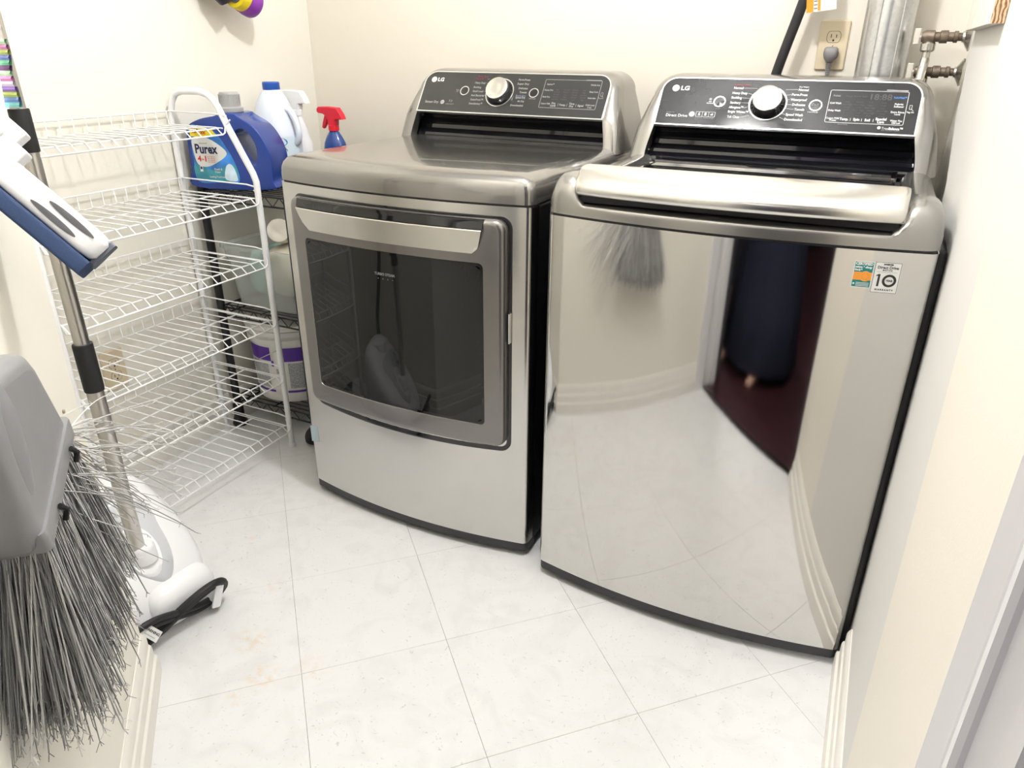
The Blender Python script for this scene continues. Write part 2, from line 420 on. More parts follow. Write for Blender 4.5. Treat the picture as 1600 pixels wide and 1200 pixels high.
# door frame: right jamb with stepped moulding, left jamb with casing, head
def jamb(name, p, dirn, inward, h=2.03, k=1.0):
    """p inner corner; dirn = outward depth direction; inward = into the opening"""
    d = Vector((*dirn, 0)).normalized(); n = Vector((*inward, 0)).normalized(); P = Vector((*p, 0))
    prof = [(0, -0.02), (0, 0.004), (0.019, 0.004), (0.022, 0.0015), (0.024, 0.009), (0.029, 0.012), (0.034, 0.009), (0.036, 0.003), (0.058, 0.003), (0.060, 0.008), (0.074, 0.012), (0.078, 0.004), (0.105, 0.004), (0.107, 0.014), (0.16, 0.014), (0.16, -0.02)]
    m = MB(); m.loft([[P + d * a * k + n * b + Vector((0, 0, z)) for a, b in prof] for z in (0, h)])
    return struct(name, m, casing_white, smooth=25)
jamb('trim_1', D2, (1, -1), (-1, -1))
jamb('trim_2', D1, (1, -1), (1, 1), k=.62)
b_ = MB(); b_.box(-0.072, 0.0, -0.02, 0.018, 0, 2.06)
RT = Matrix.Translation((D1[0], D1[1], 0)) @ Matrix.Rotation(-PI / 4, 4, 'Z')
b_2 = MB(); b_2.box(-0.062, -0.002, -0.0, 0.016, 0, 2.06, T=RT); b_2.box(-0.062, -0.012, 0.016, 0.021, 0, 2.06, T=RT)
struct('trim_3', b_2, casing_white, smooth=0)
# wall above the door and the head of the frame
b_ = MB(); q = Matrix.Translation((D1[0], D1[1], 0)) @ Matrix.Rotation(PI / 4, 4, 'Z')
Lw = math.hypot(D2[0] - D1[0], D2[1] - D1[1])
b_.box(0, Lw, -0.12, 0, 2.05, H, T=q); struct('wall_over_door', b_, wall_paint, smooth=0)
# dark hall outside the door
def hall():
    T = Matrix.Rotation(-PI / 4, 4, 'Z')   # local x = outward a, local y = b
    a0, a1, bb0, bb1 = 1.20, 3.6, -1.9, 1.1
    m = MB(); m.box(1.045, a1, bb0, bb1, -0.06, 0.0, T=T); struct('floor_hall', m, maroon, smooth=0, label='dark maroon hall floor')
    m = MB(); m.box(a1, a1 + .1, bb0, bb1, 0, H, T=T); struct('wall_hall_far', m, hall_unlit, smooth=0)
    m = MB(); m.box(a0, a1, bb0 - .1, bb0, 0, H, T=T); struct('wall_hall_left', m, hall_unlit, smooth=0)
    m = MB(); m.box(a0, a1, bb1, bb1 + .1, 0, H, T=T); struct('wall_hall_right', m, hall_unlit, smooth=0)
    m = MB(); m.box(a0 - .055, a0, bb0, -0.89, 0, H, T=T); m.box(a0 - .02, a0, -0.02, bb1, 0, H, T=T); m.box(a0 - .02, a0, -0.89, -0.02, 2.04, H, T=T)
    struct('wall_hall_near', m, hall_unlit, smooth=0)
    m = MB(); m.box(1.045, a1, bb0, bb1, H, H + .05, T=T); struct('ceiling_hall', m, hall_unlit, smooth=0)
    m = MB(); T = Matrix.Translation((1.07, -2.07, 0)) @ Matrix.Rotation(PI / 4, 4, 'Z'); m.box(-.05, .05, -.03, .03, .15, 2.3, T=T); m.box(-.062, .062, -.042, .042, 0, .15, T=T); m.box(-.056, .056, -.036, .036, .15, .165, T=T); struct('trim_4', m, casing_white, smooth=0)
hall()

# ------------------------------------------------------------------ ceiling lamp
lt = thing('ceiling_lamp', 'round frosted ceiling lamp that lights the laundry room', 'lamp', (LAMP[0], LAMP[1], H))
m = MB(); m.lathe([(0.0, -0.001), (0.16, -0.001), (0.16, -0.02), (0.152, -0.03), (0.0, -0.03)], 40); obj('base', m, white_enamel, lt)
m = MB(); m.lathe([(0.145, -0.03), (0.142, -0.05), (0.125, -0.075), (0.09, -0.088), (0.0, -0.094)], 40); obj('shade', m, lamp_glass, lt)

# ------------------------------------------------------------------ washer and dryer
W = 0.686; MIDX = 0.343
def bu(x, b=0.038): return -b * (1 - ((x - MIDX) / MIDX) ** 2)
def plan(inset=0.0, yb=0.70, rc=0.014, b=0.038, off=0.0, x0=0.0, x1=W, nx=28):
    xa, xb = x0 + inset, x1 - inset; pts = [(xa, yb - inset)]
    def fy(x): return bu(min(max(x, 0), W), b) + inset - off
    for k in range(7):
        a = 0.5 * PI * k / 6; dx = rc * (1 - math.cos(a)); pts.append((xa + dx, fy(xa + dx) + rc * (1 - math.sin(a))))
    for k in range(1, nx):
        x = xa + rc + (xb - xa - 2 * rc) * k / nx; pts.append((x, fy(x)))
    for k in range(7):
        a = 0.5 * PI * (6 - k) / 6; dx = rc * (1 - math.cos(a)); pts.append((xb - dx, fy(xb - dx) + rc * (1 - math.sin(a))))
    pts.append((xb, yb - inset)); return pts

PD = Vector((0, 0.066, 0.095)).normalized(); PN = Vector((0, -0.095, 0.066)).normalized()
PANEL_O = Vector((0, 0.524, 1.016))
PT = Matrix.Translation(PANEL_O) @ Matrix(((1, 0, 0), (0, PD.y, PN.y), (0, PD.z, PN.z))).to_4x4()
def pan(u, v, d=0.0): return PANEL_O + Vector((u, 0, 0)) + PD * v + PN * d

def sil(z):
    """console half-silhouette: left x at height z"""
    K = [(0.930, -0.004), (0.96, 0.000), (1.0, 0.007), (1.05, 0.021), (1.08, 0.031)]
    for (za, xa), (zb, xb) in zip(K, K[1:]):
        if z <= zb: return xa + (xb - xa) * (z - za) / (zb - za)
    return K[-1][1]
def console_body(par, body_mat, dx=0.0):
    n_side = 9; n_arc = 9
    def outline(ins, top, rtop, z0=0.935):
        zt = top - rtop; L = []
        for i in range(n_side):
            z = z0 + (zt - z0) * i / (n_side - 1); L.append((sil(z) + ins, z))
        xa = L[-1][0]
        for i in range(1, n_arc + 1):
            a = 0.5 * PI * i / n_arc; L.append((xa + rtop * 1.15 * (1 - math.cos(a)), zt + rtop * math.sin(a)))
        Rr = [(W - x, z) for x, z in reversed(L)]
        return L + Rr
    def inner():
        L = []; zs = 0.935
        # lower recess edge then panel side then arc, matching point counts
        for i in range(n_side):
            v = -0.1 + (0.0915 + 0.1) * i / (n_side - 1)
            z = 1.016 + PD.z * v
            x = 0.056 if v >= 0 else 0.056 - 0.013 * min(1, (-v) / 0.07)
            L.append((x, z))
        for i in range(1, n_arc + 1):
            a = 0.5 * PI * i / n_arc; v = 0.0915 + 0.0325 * math.sin(a)
            L.append((0.056 + 0.036 * (1 - math.cos(a)), 1.016 + PD.z * v))
        return L + [(W - x, z) for x, z in reversed(L)]
    def front_y(z): return 0.524 + (z - 1.016) * (0.66 / 0.95 if z > 1.016 else 0.30)
    O = outline(0, 1.128, 0.048); O2 = outline(0.010, 1.121, 0.044); O3 = outline(0.020, 1.116, 0.040); I = inner()
    rings = [[(x, 0.70, z) for x, z in O],
             [(x, front_y(z) + 0.045, z) for x, z in O],
             [(x, front_y(z) + 0.018, z) for x, z in outline(0.0025, 1.127, 0.047)],
             [(x, front_y(z) + 0.004, z) for x, z in O2],
             [(x, front_y(z) - 0.002, z) for x, z in O3],
             [(x, front_y(z) - 0.001, z) for x, z in I],
             [(x, front_y(z) + 0.03, z) for x, z in I]]
    m = MB(); m.loft(rings, closed=False, caps=False)
    m.add([(x, 0.70, z) for x, z in O], [tuple(range(len(O)))])
    return obj('console', m, body_mat, par, smooth=50)

def machine(par, panel_mat, cover_mat, x_l, x_r, ztop):
    m = MB(); m.box(x_l, x_r, 0.028, 0.70, 0.03, 0.886); obj('cabinet', m, side_dark, par, bevel=0.006)
    m = MB(); P = plan(0, 0.035, 0.013)
    m.loft([[(x, y, z) for x, y in P] for z in (0.040, 0.0405, 0.4, 0.8835, 0.885)]); obj('front_panel', m, panel_mat, par, smooth=30)
    m = MB(); P = plan(0.001, 0.05, 0.013, off=-0.001); m.loft([[(x, y, z) for x, y in P] for z in (0.016, 0.039)]); obj('kick_plate', m, kick_grey, par, smooth=30)
    for fx, fy in ((0.07, 0.075), (0.616, 0.075), (0.07, 0.64), (0.616, 0.64)):
        m = MB(); m.lathe([(0.022, 0), (0.024, 0.004), (0.018, 0.012), (0.008, 0.014), (0.008, 0.032)], 16); obj('foot', m, rubber, par, loc=(fx, fy, 0))

def panel_outline(e=0.0):
    L = [(0.058 - e, -e)]
    for i in range(0, 9):
        a = 0.5 * PI * i / 8
        L.append((0.058 - e + (0.034 + e) * (1 - math.cos(a)), 0.0895 + (0.0325 + e) * math.sin(a)))
    return L + [(W - x, v) for x, v in reversed(L)]
def control_panel(par, glass_mat):
    m = MB(); O = panel_outline(0.0)
    m.loft([[pan(u, v, d) for u, v in O] for d in (-0.01, 0.0035)]); obj('control_panel', m, glass_mat, par, smooth=0)
    m = MB(); A = panel_outline(0.0028); Bo = panel_outline(-0.0002)
    m.loft([[pan(u, v, -0.004) for u, v in A], [pan(u, v, 0.0045) for u, v in A], [pan(u, v, 0.0045) for u, v in Bo], [pan(u, v, -0.004) for u, v in Bo]], loop=True)
    obj('panel_rim', m, silver_line, par, smooth=0)
    # ribbed black apron under the panel
    prof = [(0.530, 1.018), (0.532, 1.010), (0.560, 1.004), (0.566, 0.996), (0.560, 0.989), (0.556, 0.984), (0.562, 0.978), (0.560, 0.968), (0.548, 0.960), (0.542, 0.957), (0.540, 0.950), (0.520, 0.942), (0.516, 0.936), (0.516, 0.925), (0.60, 0.925), (0.62, 1.018)]
    xs = [0.044, 0.642]
    m = MB(); m.loft([[(x, y, z) for y, z in prof] for x in xs]); obj('apron', m, black_gloss, par, smooth=40)

def ring_pts(u, v, r, n=28): return [(u + r * math.cos(2 * PI * k / n), v + r * math.sin(2 * PI * k / n)) for k in range(n)]
def ring_into(mb, u, v, r0, r1, d, mi=0):
    mb.loft([[pan(a, b, d) for a, b in ring_pts(u, v, r1)], [pan(a, b, d + 0.0004) for a, b in ring_pts(u, v, r1)], [pan(a, b, d + 0.0004) for a, b in ring_pts(u, v, r0)], [pan(a, b, d) for a, b in ring_pts(u, v, r0)]], loop=True, mi=mi)
def seg(mb, a, b, wd, mi=0, d=0.0041):
    a = Vector(a); b = Vector(b); t = (b - a).normalized(); n = Vector((-t.y, t.x)) * wd / 2
    mb.add([pan(*(a + n), d), pan(*(a - n), d), pan(*(b - n), d), pan(*(b + n), d)], [(0, 1, 2, 3)], mi)
def loop_lines(mb, pts, wd, mi=0):
    for i in range(len(pts)): seg(mb, pts[i], pts[(i + 1) % len(pts)], wd, mi)
PTT = PT @ Matrix.Translation((0, 0, 0.0042))

def knob(par, u, v, face_mat, label=None):
    m = MB(); ring_into(m, u, v, 0.0405, 0.043, 0.0040)
    obj('knob_ring', m, silver_line, par, smooth=30)
    T = PT @ Matrix.Translation((u, v, 0.0035))
    m = MB(); m.lathe([(0.0395, 0), (0.0385, 0.006), (0.035, 0.013), (0.0325, 0.0205), (0.031, 0.0215)], 48, T=T); k = obj('knob', m, black_gloss, par, smooth=50)
    m = MB(); m.lathe([(0.0325, 0.0205), (0.0322, 0.0235), (0.030, 0.0245), (0.012, 0.0232), (0.0, 0.023)], 48, T=T); obj('knob_face', m, face_mat, k, smooth=40, label=label)
def round_button(par, u, v):
    m = MB(); ring_into(m, u, v, 0.0118, 0.0142, 0.0040); obj('button_ring', m, silver_line, par, smooth=0)
    m = MB(); m.lathe([(0.0118, 0), (0.0115, 0.0012), (0.0, 0.0016)], 24, T=PT @ Matrix.Translation((u, v, 0.0035))); obj('button', m, black_gloss, par)

def logo(par, u, v):
    m = MB(); T = PTT
    m.add([pan(a, b, 0.0041) for a, b in ring_pts(u, v, 0.0088)], [tuple(range(28))], 0)
    text_into(m, 'LG', u + 0.0122, v - 0.0003, 0.0158, T, 0, 'LEFT', bold=0.0006, width=0.0205)
    # the face mark in the disc, cut out in dark
    ring = [(u + 0.0055 * math.cos(a), v + 0.0055 * math.sin(a)) for a in [PI * 0.5 + 1.5 * PI * k / 16 for k in range(17)]]
    for p, q_ in zip(ring, ring[1:]): seg(m, p, q_, 0.0010, 1, 0.0044)
    seg(m, (u, v + 0.003), (u, v - 0.003), 0.0010, 1, 0.0044); seg(m, (u, v - 0.003), (u + 0.003, v - 0.003), 0.0010, 1, 0.0044)
    seg(m, (u + 0.0005, v + 0.0005), (u + 0.0055, v + 0.0005), 0.0010, 1, 0.0044)
    obj('logo', m, [ink_white, ink_dim], par, smooth=0)

# --- washer
wa = thing('washing_machine', 'stainless steel top-load washing machine at the right, under the wall outlet', 'washing machine', (0, 0, 0))
machine(wa, steel, graphite_lid, -0.010, 0.6995, 0.9)
console_body(wa, graphite_lid)
control_panel(wa, panel_gloss)
def deck():
    m = MB(); rings = []
    N = 64
    def sm(t): t = min(1, max(0, t)); return t * t * (3 - 2 * t)
    xs = sorted(set([0, .003, .008, .014, .02, .028] + [0.035 + 0.616 * k / 60 for k in range(61)] + [0.658, .666, .672, .678, .683, W]))
    for x in xs:
        e = min(x, W - x); edge = max(0.0, 1 - e / 0.03); drop = 0.034 * (1 - math.sqrt(max(0, 1 - edge * edge))); yin = 0.012 * edge ** 3
        yf = bu(x) + yin
        k = sm((e - 0.050) / 0.024)       # 0 on the cheeks, 1 in the lid well
        cheek = [(yf, .8895), (yf, .905), (yf + .001, .925), (yf + .006, .942), (yf + .018, .956), (yf + .035, .9635), (.10, .962), (.15, .955), (.19, .948), (.40, .944), (.56, .944), (.64, .944), (.64, .8895)]
        well = [(yf, .8895), (yf, .900), (yf, .905), (yf + .001, .909), (yf + .004, .9115), (yf + .012, .912), (.10, .912), (.15, .912), (.19, .912), (.42, .912), (.46, .912), (.64, .93), (.64, .8895)]
        R_ = []
        for i, ((ya, za), (yb, zb)) in enumerate(zip(cheek, well)):
            za2 = max(.8895, za - drop * (1 if i > 2 else 0.3 * (i > 1)))
            R_.append((x, ya + (yb - ya) * k, za2 + (zb - za2) * k))
        rings.append(R_)
    m.loft(rings); return obj('top_cover', m, graphite_lid, wa, smooth=50)
deck()
def lid():
    m = MB(); m.box(0.066, 0.620, 0.0, 0.46, 0.914, 0.928)
    l = obj('lid', m, black_plastic, wa, bevel=0.002)
    m = MB(); rings = []
    xs = [0.058, 0.060, 0.064, 0.070] + [0.07 + 0.546 * k / 30 for k in range(1, 31)] + [0.620, 0.624, 0.626]
    for x in xs:
        e = min(x - 0.058, 0.626 - x); q_ = max(0, 1 - e / 0.012); dr = 0.008 * (1 - math.sqrt(max(0, 1 - q_ * q_)))
        yf = bu(x) + dr
        P = [(yf + .010, .931), (yf + .002, .9295), (yf - .004, .932), (yf - .0065, .938 + dr * .2), (yf - .0065, .944), (yf - .004, .951), (yf + .002, .9575), (yf + .012, .9635), (yf * .5 + .012, .970), (.020, .9765), (.034, .9815 - dr * .5), (.040, .9815 - dr * .5), (.044, .978), (.046, .960), (.046, .931)]
        rings.append([(x, y, z) for y, z in P])
    m.loft(rings); obj('handle_strip', m, steel_bright, l, smooth=50, label='curved polished steel lid handle')
    m = MB(); m.box(0.084, 0.604, 0.06, 0.438, 0.929, 0.934); obj('glass', m, black_gloss, l, bevel=0.001)
    m = MB(); m.box(0.075, 0.611, 0.438, 0.442, 0.930, 0.9375); m.box(0.604, 0.608, 0.06, 0.44, 0.930, 0.936); m.box(0.078, 0.082, 0.06, 0.44, 0.930, 0.936)
    obj('glass_rim', m, chrome, l, smooth=0)
    m = MB(); pr = [(0.444, .930), (.444, .9365), (.452, .941), (.47, .9455), (.485, .946), (.492, .942), (.492, .930)]
    m.loft([[(x, y, z) for y, z in pr] for x in (0.086, 0.600)])
    m.loft([[(x, y, z + .001) for y, z in [(.494, .930), (.494, .9435), (.510, .9435), (.510, .930)]] for x in (0.075, 0.612)])
    obj('hinge_cover', m, black_gloss, l, smooth=35)
lid()
knob(wa, 0.3125, 0.0625, mat('knob_steel', (0.55, 0.55, 0.55), 0.16, 1.0), 'chrome knob face')
round_button(wa, 0.2017, 0.0631); round_button(wa, 0.4175, 0.0618)
logo(wa, 0.0893, 0.0952)
def washer_text():
    m = MB(); T = PTT
    B = 0.00022
    for s, x, v, wd in [('Normal', .2278, .0995, .0217), ('Heavy Duty', .2269, .0865, .0348), ('Bedding', .227, .0745, .024), ('Sanitary', .2268, .0614, .0245), ('Allergiene\u2122', .2267, .0494, .033), ('Bright Whites\u2122', .2263, .038, .0466), ('Tub Clean', .2273, .0249, .0283)]:
        text_into(m, s, x, v, 0.0085, T, 0, 'LEFT', bold=B, width=wd)
    for s, x, v, wd in [('Normal', .3959, .0992, .0216), ('Perm.Press', .3957, .0867, .034), ('Waterproof', .396, .074, .0356), ('Delicates', .3956, .0616, .0283), ('Towels', .3958, .0498, .0218), ('Speed Wash', .3955, .0363, .0375), ('Downloaded', .3959, .024, .0388)]:
        text_into(m, s, x, v, 0.0085, T, 0, 'RIGHT', bold=B, width=wd)
    text_into(m, 'Dry Wash+', .3959, .1065, 0.0045, T, 0, 'RIGHT', bold=.0001)
    text_into(m, 'ColdWash Option', .2275, .1075, 0.005, T, 2, 'LEFT', bold=.0002)
    for xa, v, xb, v2 in [(.2507, .0997, .2820, .0997), (.2630, .0866, .275, .084), (.252, .0747, .269, .0735), (.2525, .0616, .2685, .0616), (.2605, .0494, .2685, .0515), (.257, .0249, .276, .030)]:
        seg(m, (xa, v), (xb, v2), .0006)
    for xa, v, xb, v2 in [(.3730, .0997, .346, .0990), (.360, .0867, .351, .085), (.359, .074, .3565, .0738), (.366, .0616, .3565, .0616), (.373, .0498, .3560, .0510), (.357, .0363, .348, .0385), (.356, .024, .345, .029)]:
        seg(m, (xa, v), (xb, v2), .0006)
    obj('cycle_lettering', m, [ink_white, ink_dim, ink_red, ink_blue, mat('unlit_print', (0.06, 0.06, 0.06), 0.5)], wa, smooth=0, label='white wash-cycle names round the knob'); m = MB()
    text_into(m, 'INVERTER', .0803, .0300, 0.0045, T, 1, 'LEFT')
    text_into(m, 'Direct Drive', .0801, .0225, 0.0105, T, 0, 'LEFT', bold=0.0001, width=.0526)
    for a, b in [((.143, .0277), .0068)]:
        m.add([pan(p, q_, 0.0041) for p, q_ in ring_pts(a[0], a[1], b, 20)], [tuple(range(20))], 0)
        text_into(m, 'TM', a[0], a[1], 0.006, PTT @ Matrix.Translation((0, 0, .0003)), 1, 'CENTER')
    loop_lines(m, [(.1529, .0345), (.1979, .0350), (.1979, .0222), (.1529, .0222)], .0007)
    seg(m, (.168, .0347), (.168, .0222), .0007); seg(m, (.183, .0347), (.183, .0222), .0007)
    for s, x in (('6', .1605), ('8', .1755), ('all', .1905)): text_into(m, s, x, .0285, 0.011 if s != 'all' else .007, T, 0, 'CENTER', bold=.0002)
    text_into(m, 'motion technology', .1754, .0189, 0.0042, T, 1, 'CENTER', width=.043)
    obj('motor_lettering', m, [ink_white, ink_dim, ink_red, ink_blue, mat('unlit_print', (0.06, 0.06, 0.06), 0.5)], wa, smooth=0, label='white direct-drive lettering and badge'); m = MB()
    text_into(m, 'Add\nGarment', .1793, .0600, 0.0042, T, 0, 'CENTER', bold=.0001); m.add([pan(p, q_, .0041) for p, q_ in ring_pts(.1793, .0685, .0035, 12)], [tuple(range(12))], 1)
    text_into(m, '\u25B7 ||', .4175, .0618, 0.008, PTT @ Matrix.Translation((0, 0, .0018)), 1, 'CENTER')
    seg(m, (.4150, .0640), (.4150, .0596), .0008, 1, .0056); seg(m, (.4150, .0640), (.4180, .0618), .0008, 1, .0056); seg(m, (.4150, .0596), (.4180, .0618), .0008, 1, .0056)
    text_into(m, 'START/PAUSE', .4140, .0445, 0.0045, T, 0, 'CENTER', width=.022)
    text_into(m, 'Power', .2017, .0445, 0.004, T, 1, 'CENTER')
    obj('button_lettering', m, [ink_white, ink_dim, ink_red, ink_blue, mat('unlit_print', (0.06, 0.06, 0.06), 0.5)], wa, smooth=0, label='small print by the round buttons'); m = MB()
    loop_lines(m, rrect(.4438, .6028, .0220, .1012, .003, 3), .0010)
    seg(m, (.5575, .1045), (.6004, .1042), .0011)
    text_into(m, 'TurboWash\u2122', .6005, .0867, 0.0062, T, 3, 'RIGHT', bold=.00025, width=.0262)
    for s, x, v, wd in [('Fabric', .5872, .0712, .017), ('Softener', .5878, .0654, .020), ('Extra Rinse', .5874, .0521, .027), ('3 seconds', .5874, .0470, .012), ('Water Plus', .5880, .0316, .024), ('Child Lock', .588, .0265, .017)]:
        text_into(m, s, x, v, 0.0062, T, 0, 'CENTER', bold=.00015, width=wd)
    for s, x, v, wd in [('Cold Wash', .4468, .0692, .0235), ('Delay Wash', .4462, .0511, .0255), ('Custom PGM', .4448, .0320, .0275), ('Preset', .4530, .0272, .014), ('Preheat', .4510, .0875, .015)]:
        text_into(m, s, x, v, 0.0062, T, 0 if s != 'Preheat' else 1, 'LEFT', bold=.00015, width=wd)
    for s, x, v, wd in [('Temp.', .4830, .0309, .0185), ('Spin', .5085, .0310, .013), ('Soil', .5307, .0305, .011), ('Special', .5578, .0342, .022), ('Care', .5578, .0272, .014)]:
        text_into(m, s, x, v, 0.0085, T, 0, 'CENTER', bold=.0003, width=wd)
    for x in (.4960, .5190, .5425): seg(m, (x, .0340), (x, .0272), .0009)
    text_into(m, 'Normal Settings', .482, .0185, 0.0045, T, 1, 'CENTER', width=.021)
    obj('display_lettering', m, [ink_white, ink_dim, ink_red, ink_blue, mat('unlit_print', (0.06, 0.06, 0.06), 0.5)], wa, smooth=0, label='white option names in the display frame'); m = MB()
    # unlit display rows and the digits
    for r, v in enumerate((.0735, .0665, .0600, .0535, .0470, .0410)):
        for x in (.4830, .5080, .5310, .5570):
            text_into(m, random.choice(['Cold', 'Extra High', 'Medium', 'Heavy', 'Normal', 'Light', 'Low', 'Tap Cold']), x, v, 0.0050, T, 4, 'CENTER')
    text_into(m, 'Wash Rinse Spin', .4990, .0870, 0.0060, T, 4, 'CENTER', width=.045)
    text_into(m, '18:88', .5480, .0862, 0.0200, T, 4, 'CENTER', width=.043, bold=.0002)
    obj('display_segments', m, [ink_white, ink_dim, ink_red, ink_blue, mat('unlit_print', (0.06, 0.06, 0.06), 0.5)], wa, smooth=0, label='dim unlit display segments'); m = MB()
    m.add([pan(p, q_, 0.0041) for p, q_ in ring_pts(.5570, .0138, .0036, 16)], [tuple(range(16))], 0)
    text_into(m, 'True', .5622, .0125, 0.0085, T, 0, 'LEFT', width=.0135); text_into(m, 'Balance\u2122', .5763, .0125, 0.0085, T, 0, 'LEFT', bold=.0003, width=.0277)
    text_into(m, 'Anti-Vibration System', .5625, .0078, 0.0040, T, 1, 'LEFT', width=.036)
    loop_lines(m, [(.6090, .0700), (.6135, .0700), (.6135, .0600), (.6090, .0600)], .0008); seg(m, (.6125, .0615), (.6175, .0560), .0008)
    text_into(m, 'Tag On', .6120, .0530, 0.0048, T, 0, 'CENTER', bold=.0001)
    obj('balance_lettering', m, [ink_white, ink_dim, ink_red, ink_blue, mat('unlit_print', (0.06, 0.06, 0.06), 0.5)], wa, smooth=0, label='white balance-system lettering')
washer_text()

# stickers on the washer front
def on_front(x, z, d): return Vector((x, bu(x) - d, z))
def front_plate(x0, x1, z0, z1, r, d0, d1, nx=8):
    P = rrect(x0, x1, z0, z1, r, 3, 2); m = MB()
    m.loft([[on_front(x, z, d0) for x, z in P], [on_front(x, z, d1) for x, z in P]]); return m
def quad_f(m, x0, x1, z0, z1, d, mi): m.add([on_front(x0, z0, d), on_front(x1, z0, d), on_front(x1, z1, d), on_front(x0, z1, d)], [(0, 1, 2, 3)], mi)
def disc_f(m, x, z, r, d, mi, n=24): m.add([on_front(x + r * math.cos(2 * PI * k / n), z + r * math.sin(2 * PI * k / n), d) for k in range(n)], [tuple(range(n))], mi)
def annul_f(m, x, z, r0, r1, d, mi, n=28):
    for k in range(n):
        a, b = 2 * PI * k / n, 2 * PI * (k + 1) / n
        m.add([on_front(x + q_ * math.cos(t), z + q_ * math.sin(t), d) for q_, t in ((r0, a), (r1, a), (r1, b), (r0, b))], [(0, 1, 2, 3)], mi)
teal = mat('teal_print', (0.0, 0.20, 0.20), 0.4); orange = mat('orange_print', (0.85, 0.30, 0.03), 0.4); paper = mat('sticker_white', (0.72, 0.72, 0.70), 0.4); ink = mat('black_ink', (0.02, 0.02, 0.02), 0.5); gold = mat('gold_print', (0.55, 0.33, 0.08), 0.4)
m = front_plate(.5655, .5953, .8218, .8664, .0015, -0.001, .0005)
quad_f(m, .5665, .5943, .8228, .8654, .0006, 1); quad_f(m, .5665, .5943, .8345, .8480, .0007, 2)
disc_f(m, .5850, .8413, .0088, .0008, 2); disc_f(m, .5850, .8413, .0066, .0009, 3); disc_f(m, .5850, .8413, .0040, .0010, 2)
for k in range(8): disc_f(m, .5850 + .005 * math.cos(k * PI / 4), .8413 + .005 * math.sin(k * PI / 4), .0011, .0011, 2, 8)
wf = lambda dd: (lambda p: on_front(p.x, p.y, dd))
text_into(m, 'CERTIFIED', .5803, .8622, .0064, None, 0, 'CENTER', bold=.00035, width=.0262, warp=wf(.0009))
text_into(m, 'asthma & allergy', .5800, .8566, .0045, None, 0, 'CENTER', bold=.00025, width=.0258, warp=wf(.0009))
text_into(m, 'friendly\u2122', .5672, .8518, .0045, None, 0, 'LEFT', bold=.00025, width=.0118, warp=wf(.0009))
for z in (.8455, .8432, .8409, .8386): quad_f(m, .5672, .5755, z - .0004, z + .0004, .0009, 3)
for z in (.8300, .8275, .8250): quad_f(m, .5725, .5925, z - .0005, z + .0005, .0009, 0)
disc_f(m, .5692, .8282, .0016, .0009, 0, 10)
obj('sticker', m, [paper, teal, orange, gold], wa, smooth=0, label='teal and orange certification sticker')
m = front_plate(.5970, .6358, .8155, .8669, .0012, -0.001, .0005)
P_ = rrect(.5970, .6358, .8155, .8669, .0012, 2)
quad_f(m, .5970, .6358, .8155, .8161, .0007, 1); quad_f(m, .5970, .6358, .8663, .8669, .0007, 1); quad_f(m, .5970, .5975, .8155, .8669, .0007, 1); quad_f(m, .6353, .6358, .8155, .8669, .0007, 1)
text_into(m, 'INVERTER', .6164, .8635, .0036, None, 1, 'CENTER', bold=.0002, width=.0145, warp=wf(.0008))
text_into(m, 'Direct Drive', .6164, .8583, .0064, None, 1, 'CENTER', bold=.00018, width=.0315, warp=wf(.0008))
text_into(m, 'M O T O R', .6164, .8537, .0034, None, 1, 'CENTER', bold=.00018, width=.0145, warp=wf(.0008))
quad_f(m, .6010, .6320, .8505, .8508, .0008, 1)
annul_f(m, .6218, .8365, .0068, .0107, .0008, 1)
quad_f(m, .6040, .6072, .8262, .8470, .0008, 1); m.add([on_front(.6045, .8470, .0008), on_front(.6012, .8452, .0008), on_front(.6012, .8430, .0008), on_front(.6045, .8445, .0008)], [(0, 1, 2, 3)], 1)
text_into(m, 'YEAR', .6218, .8365, .0046, None, 1, 'CENTER', bold=.0002, width=.0112, warp=wf(.0008))
text_into(m, 'W A R R A N T Y', .6164, .8205, .0040, None, 1, 'CENTER', bold=.0002, width=.0285, warp=wf(.0008))
obj('sticker', m, [paper, ink], wa, smooth=0, label='white ten-year warranty sticker')

# --- dryer
dr = thing('dryer', 'front-load dryer with a dark square glass door, left of the washer', 'dryer', (-0.7366918, 0.0566174, 0), -0.02768205)
machine(dr, steel_dryer, graphite, 0.002, W - 0.002, 0.9)
console_body(dr, graphite)
control_panel(dr, panel_gloss_d)
m = MB()
rings = []
for z, ins in ((.8895, 0), (.905, 0), (.920, .0015), (.932, .006), (.940, .013), (.9455, .023), (.948, .036), (.949, .055)):
    rings.append([(x, y, z) for x, y in plan(ins, 0.70, 0.018)])
m.loft(rings); obj('top_cover', m, graphite, dr, smooth=60)
m = MB(); P = plan(.004, 0.69, .014); m.loft([[(x, y, z) for x, y in P] for z in (.8848, .8898)]); obj('seam', m, side_dark, dr)
m = MB(); P = plan(.004, 0.69, .014); m.loft([[(x, y, z) for x, y in P] for z in (.8848, .8898)]); obj('seam', m, side_dark, wa)
knob(dr, 0.3100, 0.0640, steel_bright, 'brushed silver knob face')
round_button(dr, 0.1971, 0.0656); round_button(dr, 0.4150, 0.0660)
logo(dr, 0.0850, 0.0980)
